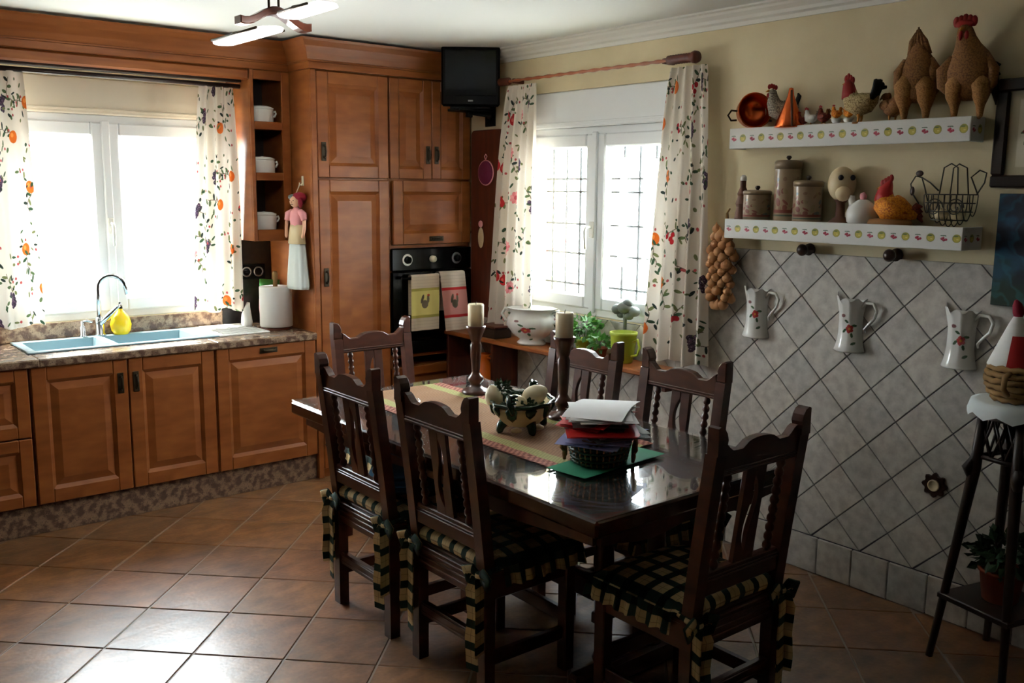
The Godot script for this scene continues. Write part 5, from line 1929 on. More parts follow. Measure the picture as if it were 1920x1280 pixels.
	var path := [Vector2(-fx, za + 0.03), Vector2(-fx, zb), Vector2(fx, zb), Vector2(fx, za + 0.03)]
	for k in 3:
		var a: Vector2 = path[k]
		var b: Vector2 = path[k + 1]
		var dir := (b - a).normalized()
		var o := Vector2(-dir.y, dir.x) * -1.0
		if o.dot((a + b) * 0.5 - Vector2(0, (za + zb) / 2)) < 0.0:
			o = -o
		var skirt := func(u: float, v: float) -> Vector3:
			var p := a.lerp(b, u)
			var wv := 0.007 * v * sin(u * 46.0 + k) + 0.016 * v
			var y := sh + 0.026 - 0.062 * v + 0.004 * v * sin(u * 23.0)
			return Vector3(p.x + o.x * (wv + 0.004), y, p.y + o.y * (wv + 0.004))
		sheet(st, skirt, 56, 4, Vector2(0.42, 0.07))
	obj("ruffle", st, M.plaid, cu)
	st = mb()
	var roll := []
	for i in 13:
		roll.append(Vector3(lerpf(-w, w, i / 12.0), sh + 0.040 + 0.006 * sin(i * PI / 12.0), 0.008))
	sweep(st, roll, Vector2(0.026, 0.026), 10)
	obj("rear_roll", st, M.plaid_roll, cu)
	# ties: knot, two bows and two hanging tails at each rear post
	for s in [-1.0, 1.0]:
		st = mb()
		var k := Vector3(s * hw + s * 0.004, sh + 0.012, -0.032)
		ball(st, k, Vector3(0.020, 0.018, 0.014), 10)
		for e in [-1.0, 1.0]:
			sweep(st, [k, k + Vector3(e * 0.03, 0.018, -0.006), k + Vector3(e * 0.062, 0.006, -0.010), k + Vector3(e * 0.05, -0.022, -0.008), k + Vector3(e * 0.015, -0.008, -0.004)], [Vector2(0.006, 0.010), Vector2(0.010, 0.018), Vector2(0.010, 0.02), Vector2(0.008, 0.018), Vector2(0.005, 0.008)], 8)
		sweep(st, [k, Vector3(s * (hw + 0.026), sh + 0.024, -0.01), Vector3(s * (hw + 0.024), sh + 0.03, 0.03)], [0.008, 0.010, 0.006], 8)
		obj("bow", st, M.plaid_bow, cu)
		for e in [0, 1]:
			st = mb()
			var l: float = 0.27 if e else 0.33
			var out := Vector3(s * 0.012, 0, -0.008) if e else Vector3(-s * 0.010, 0, -0.012)
			var across := Vector3(0.35, 0, -0.94 * s).normalized() if e else Vector3(1, 0, 0.25 * s).normalized()
			strap(st, [k + out * 0.3 + Vector3(0, -0.004, 0), k + out * 1.6 + Vector3(0, -0.05, 0), k + out * 1.3 + Vector3(0, -0.14, 0.002), k + out * 1.7 + Vector3(0, -0.22, 0), k + out * 1.4 + Vector3(0, -l, 0)], 0.050, 0.004, across)
			obj("tie", st, M.plaid_tie, cu)
	return t


# ---------------------------------------------------------------- on the table
func build_table_items() -> void:
	var y := TABLE_Y
	var st := mb()
	sheet(st, func(u, v): return Vector3(lerpf(2.035, 2.545, u), y + 0.0035 + 0.001 * sin(v * 60.0), lerpf(-3.68, -2.30, v)), 6, 60, Vector2(1, 9))
	sheet(st, func(u, v): return Vector3(lerpf(2.545, 2.035, u), y + 0.0005, lerpf(-3.68, -2.30, v)), 1, 1, Vector2(1, 9))
	tag(obj("table_runner", st, M.runner), "woven straw table runner with green and brick red stripes along its edges", "table runner")
	candlestick("wooden candlestick with a cream candle at the far side, nearest the oven", Vector3(2.535, y + 0.005, -3.385), 0.31, 0.10)
	candlestick("stout wooden candlestick with a cream candle between the egg bowl and the sill chair", Vector3(2.535, y + 0.005, -2.79), 0.335, 0.10)
	# bowl of eggs
	var c := Vector3(2.285, y + 0.005, -2.75)
	var t := thing("footed_bowl", "green and cream footed ceramic bowl with leafy handles, filled with eggs", "bowl", c, 0.6)
	var oval := Transform3D(Basis.from_scale(Vector3(1.15, 1, 0.92)), Vector3.ZERO)
	st = mb()
	lathe(st, [Vector2(0, 0.022), Vector2(0.058, 0.022), Vector2(0.082, 0.034), Vector2(0.108, 0.062), Vector2(0.122, 0.092), Vector2(0.126, 0.112), Vector2(0.118, 0.112), Vector2(0.095, 0.07), Vector2(0, 0.045)], 40, oval, false, 0.035, 10)
	obj("body", st, M.cream, t)
	st = mb()
	lathe(st, [Vector2(0.116, 0.110), Vector2(0.126, 0.104), Vector2(0.134, 0.112), Vector2(0.132, 0.122), Vector2(0.120, 0.120), Vector2(0.116, 0.110)], 40, oval, false, 0.04, 10)
	for i in 10:
		var a := TAU * i / 10
		var r := Vector3(cos(a) * 0.146, 0, sin(a) * 0.117)
		# drooping glazed leaves round the rim
		sweep(st, [r + Vector3(0, 0.116, 0), r * 1.01 + Vector3(0, 0.100, 0), r * 0.95 + Vector3(0, 0.082 - 0.01 * (i % 2), 0), r * 0.88 + Vector3(0, 0.068 - 0.01 * (i % 2), 0)], [Vector2(0.012, 0.006), Vector2(0.024, 0.008), Vector2(0.018, 0.007), 0.003], 8, ID, Vector3(-sin(a), 0, cos(a)).cross(Vector3.UP))
	obj("rim", st, M.ceramic_green, t)
	for s in [-1.0, 1.0]:
		st = mb()
		sweep(st, [Vector3(s * 0.135, 0.085, 0.0), Vector3(s * 0.168, 0.105, 0.01), Vector3(s * 0.176, 0.135, 0.0), Vector3(s * 0.158, 0.158, -0.008), Vector3(s * 0.125, 0.152, 0.0), Vector3(s * 0.124, 0.125, 0)], [0.009, 0.010, 0.010, 0.010, 0.009, 0.008], 10)
		for i in 4:
			ball(st, Vector3(s * (0.14 + 0.010 * i), 0.160 - 0.012 * i, 0.012), Vector3(0.013, 0.006, 0.012), 8)
		obj("handle", st, M.ceramic_green, t)
		for e in [-1.0, 1.0]:
			st = mb()
			sweep(st, [Vector3(s * 0.060, 0.045, e * 0.050), Vector3(s * 0.078, 0.026, e * 0.062), Vector3(s * 0.084, 0.010, e * 0.066), Vector3(s * 0.090, 0.005, e * 0.072)], [0.022, 0.018, 0.015, 0.008], 10)
			obj("foot", st, M.ceramic_green, t)
	for i in 4:
		st = mb()
		var a := i * PI / 2
		ball(st, Vector3(cos(a) * 0.078, 0.012, sin(a) * 0.066), Vector3(0.026, 0.010, 0.022), 12)
		obj("scroll", st, M.cream, t)
	var eggs := [[-0.088, 0.136, -0.066, 12, "pale egg standing at the left end of the green bowl"], [0.035, 0.143, 0.028, -62, "large pale egg lying at the front right of the green bowl"], [-0.035, 0.118, 0.012, 70, "pale egg half sunk between the other two in the green bowl"]]
	for e in eggs:
		st = mb()
		var g := 1.35 if e[3] == -62 else 1.15
		lathe(st, [Vector2(0, -0.034 * g), Vector2(0.016 * g, -0.031 * g), Vector2(0.027 * g, -0.018 * g), Vector2(0.030 * g, -0.002), Vector2(0.027 * g, 0.016 * g), Vector2(0.019 * g, 0.031 * g), Vector2(0.008 * g, 0.041 * g), Vector2(0, 0.043 * g)], 18, rot(Vector3(-0.6, 0, 0.8), e[3]))
		var o := obj("egg", st, M.wax)
		o.position = c + Vector3(e[0], e[1] - 0.010, e[2])
		tag(o, e[4], "egg", "eggs in the green bowl")
	st = mb()
	leaf_clump(st, Vector3(0, 0.0, 0), Vector3(0.085, 0.018, 0.065), 90, 0.028, 17)
	leaf_clump(st, Vector3(-0.055, 0.045, -0.065), Vector3(0.04, 0.03, 0.03), 70, 0.026, 18)
	ball(st, Vector3(0, -0.012, 0), Vector3(0.095, 0.018, 0.075), 14)
	var moss := obj("moss", st, M.leaf_dark)
	moss.position = c + Vector3(0, 0.107, 0)
	tag(moss, "dark green dried moss tucked between the eggs in the bowl", "moss", "", "stuff")
	# green napkin, basket and papers
	st = mb()
	var turn := Basis(Vector3.UP, 0.10)
	for k in [0.0015, 0.0]:
		sheet(st, func(u, v): return Vector3(2.240, y + 0.006 + k, -2.235) + turn * Vector3(lerpf(-0.215, 0.215, u if k > 0.0 else 1.0 - u), 0.003 * sin(u * 9.0) * sin(v * 7.0) * sin(u * PI) * sin(v * PI), lerpf(-0.085, 0.085, v)), 10, 8)
	tag(obj("napkin", st, M.napkin), "bright green cloth napkin under the basket of papers", "napkin")
	var b := Vector3(2.215, y + 0.011, -2.25)
	t = thing("paper_basket", "dark green woven oval basket with bow handles, full of papers", "basket", b, 0.75)
	st = mb()
	var ov := Transform3D(Basis.from_scale(Vector3(1.15, 1, 0.9)), Vector3.ZERO)
	lathe(st, [Vector2(0, 0), Vector2(0.088, 0), Vector2(0.095, 0.006), Vector2(0.117, 0.088), Vector2(0.112, 0.088), Vector2(0.088, 0.012), Vector2(0, 0.01)], 36, ov, false, 0.012, 18)
	obj("lining", st, M.ceramic_green, t)
	for k in 6:
		st = mb()
		var pts := []
		var h := 0.008 + k * 0.0145
		var rr := 0.098 + 0.024 * h / 0.088
		for i in 61:
			var a := TAU * i / 60
			var q := rr + 0.0035 * (1.0 if (i + k) % 2 else -1.0)
			pts.append(Vector3(cos(a) * q * 1.15, h, sin(a) * q * 0.9))
		sweep(st, pts, 0.0055, 6, ID, Vector3.ZERO, false)
		obj("cane", st, M.leaf_dark, t)
	st = mb()
	for i in 30:
		var a := TAU * i / 30
		sweep(st, [Vector3(cos(a) * 0.098 * 1.15, 0.002, sin(a) * 0.098 * 0.9), Vector3(cos(a) * 0.124 * 1.15, 0.094, sin(a) * 0.124 * 0.9)], 0.0035, 6)
	obj("stakes", st, M.tan, t)
	st = mb()
	var rim := []
	for i in 61:
		var a := TAU * i / 60
		rim.append(Vector3(cos(a) * 0.122 * 1.15, 0.092 + 0.002 * sin(a * 20.0), sin(a) * 0.122 * 0.9))
	sweep(st, rim, 0.008, 8, ID, Vector3.ZERO, false)
	obj("rim", st, M.brown, t)
	for s in [-1.0, 1.0]:
		st = mb()
		for e in [-1.0, 1.0]:
			sweep(st, [Vector3(0, 0.055, s * 0.118), Vector3(e * 0.03, 0.07, s * 0.124), Vector3(e * 0.045, 0.05, s * 0.126), Vector3(e * 0.02, 0.035, s * 0.120), Vector3(0, 0.055, s * 0.118)], 0.007, 8)
			sweep(st, [Vector3(0, 0.05, s * 0.118), Vector3(e * 0.02, 0.02, s * 0.118), Vector3(e * 0.03, 0.004, s * 0.116)], [0.007, 0.008, 0.005], 8)
		obj("bow", st, M.tan, t)
	var sheets := [
		["folded_leaflet", "pale lilac leaflet lowest on the basket of papers", M.paper_blue, 0.27, 0.20, 0.004, 0.3, 0.096],
		["letter", "lilac folded letter under the red folder on the basket", M.paper_blue, 0.25, 0.19, 0.012, 0.75, 0.106],
		["grey_magazine", "grey magazine sticking out at the right of the paper basket", M.card_grey, 0.26, 0.19, 0.012, 1.2, 0.120],
		["red_folder", "red folder spread across the stack of papers in the basket", M.card_red, 0.285, 0.21, 0.012, 0.85, 0.134],
		["dark_notebook", "black notebook on the red folder in the basket", M.card_dark, 0.23, 0.16, 0.010, 0.75, 0.1465],
		["red_envelope", "red envelope near the top of the stacked papers", M.card_red, 0.25, 0.16, 0.006, 0.45, 0.156],
		["mixed_papers", "sheaf of grey printed papers just below the white top sheets", M.card_grey, 0.25, 0.18, 0.012, 1.05, 0.167],
		["white_papers", "white sheets of paper on top of the basket stack", M.paper, 0.26, 0.19, 0.012, 0.7, 0.181],
	]
	var rg := RandomNumberGenerator.new()
	rg.seed = 21
	for q in sheets:
		var pile := thing(q[0], q[1], "papers", b + Vector3(0, q[7] - 0.004, 0), q[6], "papers in the basket")
		var n: int = 4 if q[5] > 0.01 else 2
		for k in n:
			var w: float = q[3] * rg.randf_range(1.02, 1.14)
			var d: float = q[4] * rg.randf_range(1.0, 1.12)
			var th := 0.0012
			var turn2 := Basis(Vector3.UP, rg.randf_range(-0.22, 0.22))
			var off := Vector3(rg.randf_range(-0.014, 0.014), k * 0.0032, rg.randf_range(-0.014, 0.014))
			var sag := rg.randf_range(0.008, 0.020)
			var curl := rg.randf_range(-0.006, 0.012)
			var top := func(u: float, v: float) -> Vector3:
				return off + turn2 * Vector3((u - 0.5) * w, -sag * pow(absf(u - 0.5) * 2.0, 2.0) + curl * u * v, (v - 0.5) * d)
			st = mb()
			sheet(st, func(u, v): return top.call(1.0 - u, v) + Vector3(0, th, 0), 8, 6, Vector2.ONE, 1)
			sheet(st, func(u, v): return top.call(u, v), 8, 6, Vector2.ONE, 2)
			for e in [0.0, 1.0]:
				sheet(st, func(u, v): return top.call(u, e) + Vector3(0, th * v, 0), 8, 1, Vector2.ONE, 3)
				sheet(st, func(u, v): return top.call(e, u) + Vector3(0, th * v, 0), 6, 1, Vector2.ONE, 4)
			obj("leaf", st, q[2] if k < n - 1 or q[2] != M.card_grey else M.paper, pile)
	t = thing("glass_tumbler", "clear pale green drinking glass on the table between the two nearest chairs", "glass", Vector3(1.97, y + 0.0005, -3.05))
	st = mb()
	lathe(st, [Vector2(0, 0), Vector2(0.030, 0), Vector2(0.036, 0.11), Vector2(0.033, 0.11), Vector2(0.028, 0.008), Vector2(0, 0.008)], 20)
	obj("body", st, M.table_glass, t)


func candlestick(label: String, p: Vector3, h: float, ch: float) -> void:
	var t := thing("candlestick", label, "candlestick", p, 0.0, "wooden candlesticks on the table")
	var st := mb()
	lathe(st, [Vector2(0, 0), Vector2(0.062, 0), Vector2(0.064, 0.008), Vector2(0.056, 0.018), Vector2(0.030, 0.030), Vector2(0.024, 0.045), Vector2(0.036, 0.058), Vector2(0.038, 0.072), Vector2(0.024, 0.086), Vector2(0.018, 0.10), Vector2(0.020, 0.115), Vector2(0.024, h * 0.55), Vector2(0.026, h * 0.72), Vector2(0.020, h * 0.76), Vector2(0.024, h * 0.79), Vector2(0.030, h * 0.86), Vector2(0.042, h * 0.95), Vector2(0.046, h), Vector2(0, h)], 22)
	obj("stem", st, M.walnut, t)
	st = mb()
	lathe(st, [Vector2(0, h), Vector2(0.036, h), Vector2(0.0365, h + ch - 0.006), Vector2(0.034, h + ch), Vector2(0.026, h + ch - 0.003), Vector2(0, h + ch - 0.006)], 24)
	obj("candle", st, M.wax, t)
	st = mb()
	sweep(st, [Vector3(0, h + ch - 0.006, 0), Vector3(0.001, h + ch + 0.004, 0), Vector3(0.004, h + ch + 0.01, 0)], 0.0015, 5)
	obj("wick", st, M.iron, t)


# ---------------------------------------------------------------- shelves and their ornaments
func fruit_shelf(label: String, front_x: float, y_lo: float, y_hi: float, z0: float, z1: float) -> void:
	var t := thing("fruit_shelf", label, "shelf", Vector3(0, 0, 0))
	var st := mb()
	span(st, Vector3(front_x + 0.012, y_hi - 0.030, z0 + 0.012), Vector3(WALL_X - 0.001, y_hi - 0.008, z1 - 0.012))
	obj("board", st, M.white_matt, t)
	st = mb()
	span(st, Vector3(front_x, y_lo, z0), Vector3(front_x + 0.012, y_hi, z1), 0.002)
	obj("front_board", st, M.white_matt, t)
	st = mb()
	var n := (z1 - z0) / 0.1
	sheet(st, func(u, v): return Vector3(front_x - 0.0006, lerpf(y_hi - 0.012, y_lo + 0.012, v), lerpf(z0 + 0.003, z1 - 0.003, u)), 4, 1, Vector2(n, 1))
	obj("fruit_border", st, M.cherries, t)
	for e in [[z0, z0 + 0.012], [z1 - 0.012, z1]]:
		st = mb()
		span(st, Vector3(front_x + 0.012, y_lo, e[0]), Vector3(WALL_X - 0.001, y_hi, e[1]), 0.002)
		obj("end_board", st, M.white_matt, t)
		if e[1] == z1:
			st = mb()
			sheet(st, func(u, v): return Vector3(lerpf(front_x + 0.002, WALL_X - 0.004, u), lerpf(y_hi - 0.012, y_lo + 0.012, v), z1 + 0.0006), 2, 1, Vector2((WALL_X - front_x) / 0.1, 1))
			obj("fruit_border", st, M.cherries, t)


func build_shelves() -> void:
	fruit_shelf("upper white shelf with a cherry and lemon border, carrying the ornamental hens", 3.52, 1.890, 1.981, -2.785, -1.69)
	fruit_shelf("lower white shelf with a cherry and lemon border, carrying tins and the wire hen", 3.474, 1.492, 1.578, -2.755, -1.665)
	for k in 2:
		var t := thing("turned_peg", ["dark turned wooden peg under the lower shelf, nearer the onion string", "dark turned wooden peg under the lower shelf, nearer the plant stand"][k], "peg", Vector3(WALL_X - 0.001, 1.452, [-2.405, -2.0][k]), -PI / 2)
		var st := mb()
		lathe(st, [Vector2(0, 0), Vector2(0.028, 0), Vector2(0.026, 0.01), Vector2(0.012, 0.018), Vector2(0.012, 0.035), Vector2(0.022, 0.045), Vector2(0.026, 0.06), Vector2(0.018, 0.074), Vector2(0, 0.078)], 16, Transform3D(Basis(Vector3(1, 0, 0), Vector3(0, 0, 1), Vector3(0, -1, 0)), Vector3.ZERO))
		obj("knob", st, M.knob_dark, t)
	var y := 1.9735
	# --- upper shelf
	var t := thing("copper_pan", "small bright copper pan leaning on its side with a ring handle", "pan", Vector3(3.575, y + 0.078, -2.70))
	# the open mouth looks towards the room and a little to the right
	var mouth := Vector3(-0.55, 0.10, 0.80).normalized()
	var side := Vector3.UP.cross(mouth).normalized()
	var xf := Transform3D(Basis(side, mouth, side.cross(mouth)), Vector3(0.006, 0, -0.02))
	var st := mb()
	lathe(st, [Vector2(0, 0), Vector2(0.062, 0), Vector2(0.070, 0.006), Vector2(0.074, 0.058), Vector2(0.079, 0.062), Vector2(0.078, 0.065), Vector2(0.072, 0.062), Vector2(0.067, 0.008), Vector2(0, 0.006)], 36, xf)
	obj("body", st, M.copper, t)
	for s in [-1.0, 1.0]:
		st = mb()
		var k: Vector3 = side * (s * 0.075) + mouth * 0.035 + Vector3(0.006, -0.02, -0.02)
		sweep(st, [k + Vector3(0, 0.02, 0), k + side * (s * 0.025) + Vector3(0, 0.022, 0), k + side * (s * 0.04), k + side * (s * 0.025) - Vector3(0, 0.022, 0), k - Vector3(0, 0.02, 0)], 0.0045, 8)
		obj("handle", st, M.bronze, t)
	hen("ornamental_hen", "grey speckled ornamental hen behind the copper pan and funnel", Vector3(3.595, y, -2.56), 0.8, 0.19, M.feather_grey, M.feather_black, 0.6)
	t = thing("copper_funnel", "pointed copper coloured cone ornament with a dark seam right of the pan", "ornament", Vector3(3.545, y, -2.487))
	st = mb()
	lathe(st, [Vector2(0, 0), Vector2(0.062, 0), Vector2(0.064, 0.006), Vector2(0.030, 0.09), Vector2(0.014, 0.135), Vector2(0.009, 0.165), Vector2(0, 0.168)], 20)
	obj("body", st, M.copper, t)
	st = mb()
	sweep(st, [Vector3(-0.045, 0.004, 0.045), Vector3(-0.022, 0.09, 0.022), Vector3(-0.008, 0.155, 0.008)], 0.005, 6)
	obj("seam", st, M.brown, t)
	hen("tiny_hen", "tiny orange brown hen figurine just right of the copper cone", Vector3(3.555, y, -2.428), 0.4, 0.065, M.feather_rust, M.feather_gold, 0.5)
	hen("tiny_rooster", "tiny white rooster figurine with a red comb among the small birds", Vector3(3.55, y, -2.385), 0.3, 0.078, M.white_gloss, M.feather_grey, 0.9)
	hen("tiny_hen", "tiny dark red hen figurine between the white rooster and the egg cups", Vector3(3.55, y, -2.325), -0.3, 0.085, M.feather_rust, M.feather_brown, 0.5)
	for k in 2:
		var z: float = [-2.262, -2.207][k]
		var cup := thing("egg_cup", ["white egg cup under the little gold chick on the left", "white egg cup under the little gold chick beside the black tailed rooster"][k], "egg cup", Vector3(3.545, y, z), 0.0, "white egg cups")
		st = mb()
		lathe(st, [Vector2(0, 0), Vector2(0.018, 0), Vector2(0.012, 0.008), Vector2(0.018, 0.016), Vector2(0.022, 0.027), Vector2(0.018, 0.027), Vector2(0, 0.018)], 18)
		obj("body", st, M.white_gloss, cup)
		hen("gold_chick", ["little gold chick figurine in the left white egg cup", "little gold chick figurine in the white egg cup nearest the black tailed rooster"][k], Vector3(3.545, y + 0.018, z), -0.2, 0.066, M.feather_gold, M.feather_gold, 0.3, "gold chicks in egg cups")
	hen("rooster_ornament", "cream speckled rooster ornament with red comb and black raised tail", Vector3(3.54, y, -2.155), 0.2, 0.190, M.feather_cream, M.feather_black, 1.3)
	hen("brown_hen", "small brown hen ornament standing beside the big tan hen", Vector3(3.575, y, -2.03), PI * 0.85, 0.150, M.feather_brown, M.feather_brown, 0.4)
	big_hen()
	big_rooster()
	# --- lower shelf
	y = 1.5705
	t = thing("carved_bottle", "slim brown carved wooden bottle with a white cap at the left shelf end", "bottle", Vector3(3.545, y, -2.715))
	st = mb()
	lathe(st, [Vector2(0, 0), Vector2(0.033, 0), Vector2(0.034, 0.01), Vector2(0.026, 0.06), Vector2(0.031, 0.075), Vector2(0.022, 0.11), Vector2(0.025, 0.12), Vector2(0.013, 0.15), Vector2(0.013, 0.178), Vector2(0, 0.178)], 14, ID, true)
	obj("body", st, M.brown, t)
	st = mb()
	lathe(st, [Vector2(0, 0.178), Vector2(0.015, 0.178), Vector2(0.014, 0.196), Vector2(0.006, 0.204), Vector2(0, 0.204)], 12)
	obj("cap", st, M.white_gloss, t)
	canister("short printed tin with a knob lid, first in the row of tins", Vector3(3.545, y, -2.635), 0.060, 0.135, true)
	canister("tall slim printed tin standing behind its two shorter neighbours", Vector3(3.575, y, -2.50), 0.056, 0.265, false)
	canister("medium printed tin with a pale rim, right of the tall tin", Vector3(3.545, y, -2.375), 0.060, 0.178, false)
	t = thing("garlic_keeper", "cream rounded ceramic head with dark holes raised on a brown stand", "ornament", Vector3(3.575, y, -2.235))
	st = mb()
	lathe(st, [Vector2(0, 0), Vector2(0.045, 0), Vector2(0.045, 0.01), Vector2(0.02, 0.03), Vector2(0.018, 0.085), Vector2(0.03, 0.10), Vector2(0, 0.10)], 16)
	obj("stand", st, M.brown, t)
	st = mb()
	ball(st, Vector3(0, 0.165, 0), Vector3(0.055, 0.072, 0.058), 22)
	ball(st, Vector3(-0.035, 0.125, 0.03), Vector3(0.030, 0.032, 0.032), 14)
	obj("head", st, M.cream, t)
	for q in [[-0.045, 0.19, 0.022], [-0.012, 0.19, 0.056]]:
		st = mb()
		ball(st, Vector3(q[0], q[1], q[2]), Vector3(0.011, 0.012, 0.011), 12)
		obj("hole", st, M.card_dark, t)
	t = thing("white_hen_jar", "glossy white china hen jar with a small pink knob", "jar", Vector3(3.545, y, -2.115))
	st = mb()
	lathe(st, [Vector2(0, 0), Vector2(0.048, 0), Vector2(0.060, 0.012), Vector2(0.066, 0.045), Vector2(0.054, 0.075), Vector2(0.034, 0.09), Vector2(0.022, 0.10), Vector2(0, 0.104)], 24)
	sweep(st, [Vector3(0.0, 0.07, -0.04), Vector3(0.0, 0.10, -0.052), Vector3(0, 0.118, -0.048)], [0.020, 0.014, 0.010], 10)
	obj("body", st, M.white_gloss, t)
	st = mb()
	sweep(st, [Vector3(0, 0.10, 0), Vector3(0, 0.115, 0), Vector3(0, 0.128, -0.006)], [0.010, 0.014, 0.009], 12)
	obj("knob", st, M.pink, t)
	# red and gold rooster, sitting
	gold_rooster(y)
	wire_hen()


func canister(label: String, p: Vector3, r: float, h: float, knob: bool) -> void:
	var t := thing("storage_tin", label, "tin", p, 0.0, "printed storage tins")
	var st := mb()
	lathe(st, [Vector2(0, 0), Vector2(r - 0.002, 0), Vector2(r, 0.003), Vector2(r, h * 0.86)], 30)
	obj("body", st, M.tin, t)
	st = mb()
	lathe(st, [Vector2(r, h * 0.86), Vector2(r + 0.003, h * 0.86), Vector2(r + 0.003, h * 0.97), Vector2(r - 0.002, h), Vector2(r * 0.5, h + 0.002), Vector2(0, h + 0.002)], 30)
	obj("lid", st, M.tin_lid, t)
	st = mb()
	lathe(st, [Vector2(0, h), Vector2(0.006, h), Vector2(0.006, h + 0.006), Vector2(0.012, h + 0.012), Vector2(0.009, h + 0.02), Vector2(0, h + 0.022)], 12)
	obj("knob", st, M.knob_dark, t)


# a bird figure, size h high; local +z is the beak side when turn = 0 means looking along -z of the wall... facing set by turn
func hen(called: String, label: String, p: Vector3, turn: float, h: float, body: Material, tail: Material, comb: float, group := "") -> void:
	var t := thing(called, label, "figurine", p, turn, group)
	var k := h / 0.20
	var st := mb()
	# one body: rump, breast, neck, head, along the spine (beak towards -z, i.e. to the left along the shelf)
	var pts := [Vector3(0, 0.115, 0.075), Vector3(0, 0.105, 0.06), Vector3(0, 0.088, 0.03), Vector3(0, 0.080, 0.0), Vector3(0, 0.092, -0.03), Vector3(0, 0.122, -0.044), Vector3(0, 0.148, -0.048), Vector3(0, 0.166, -0.052), Vector3(0, 0.178, -0.058)]
	var rad := [0.006, 0.026, 0.044, 0.050, 0.045, 0.031, 0.022, 0.020, 0.008]
	var q := []
	var r2 := []
	for i in pts.size():
		q.append(pts[i] * k)
		r2.append(rad[i] * k)
	sweep(st, q, r2, 16)
	obj("body", st, body, t)
	for s in [-1.0, 1.0]:
		st = mb()
		ball(st, Vector3(s * 0.044, 0.092, 0.018) * k, Vector3(0.012, 0.026, 0.042) * k, 12)
		obj("wing", st, body, t)
	st = mb()
	for i in 5:
		var a := -0.5 + i * 0.25
		var big := 1.5 if comb > 1.0 else 1.0
		var top := Vector3(a * 0.028, 0.175 + (0.02 if comb > 1.0 else 0.0) - absf(a) * 0.03 - 0.008 * i, 0.062 + 0.010 * i)
		sweep(st, [Vector3(a * 0.012, 0.100, 0.055) * k, (Vector3(a * 0.02, 0.150, 0.070)) * k, top * k], [Vector2(0.010, 0.018) * k * big, Vector2(0.011, 0.020) * k * big, Vector2(0.004, 0.006) * k * big], 8)
	obj("tail", st, tail, t)
	if comb > 1.0:
		st = mb()
		sweep(st, [Vector3(0, 0.112, -0.044) * k, Vector3(0, 0.135, -0.049) * k, Vector3(0, 0.166, -0.054) * k, Vector3(0, 0.184, -0.058) * k], [0.036 * k, 0.030 * k, 0.023 * k, 0.010 * k], 14)
		obj("hackle", st, M.comb, t)
	st = mb()
	for i in 4:
		ball(st, Vector3(0, 0.190 + 0.006 * (1 - absi(i - 1)) * comb, -0.066 + 0.010 * i) * k, Vector3(0.005, 0.008 + 0.006 * comb, 0.008) * k, 8)
	for s in [-1.0, 1.0]:
		ball(st, Vector3(s * 0.006, 0.152, -0.070) * k, Vector3(0.004, 0.009 + 0.003 * comb, 0.006) * k, 8)
	obj("comb", st, M.comb, t)
	st = mb()
	lathe(st, [Vector2(0.007, 0), Vector2(0.004, 0.010), Vector2(0, 0.018)], 8, Transform3D(Basis(Vector3(1, 0, 0), Vector3(0, -0.3, -1).normalized(), Vector3(0, 1, -0.3).normalized() * 1.0), Vector3(0, 0.172, -0.066) * k).scaled_local(Vector3.ONE * k))
	obj("beak", st, M.beak, t)
	for s in [-1.0, 1.0]:
		st = mb()
		sweep(st, [Vector3(s * 0.018, 0.05, 0.0) * k, Vector3(s * 0.018, 0.022, 0.004) * k, Vector3(s * 0.018, 0.004, 0.0) * k], [0.010 * k, 0.005 * k, 0.005 * k], 8)
		ball(st, Vector3(s * 0.018, 0.004, -0.008) * k, Vector3(0.010, 0.004, 0.016) * k, 8)
		obj("leg", st, M.beak, t)


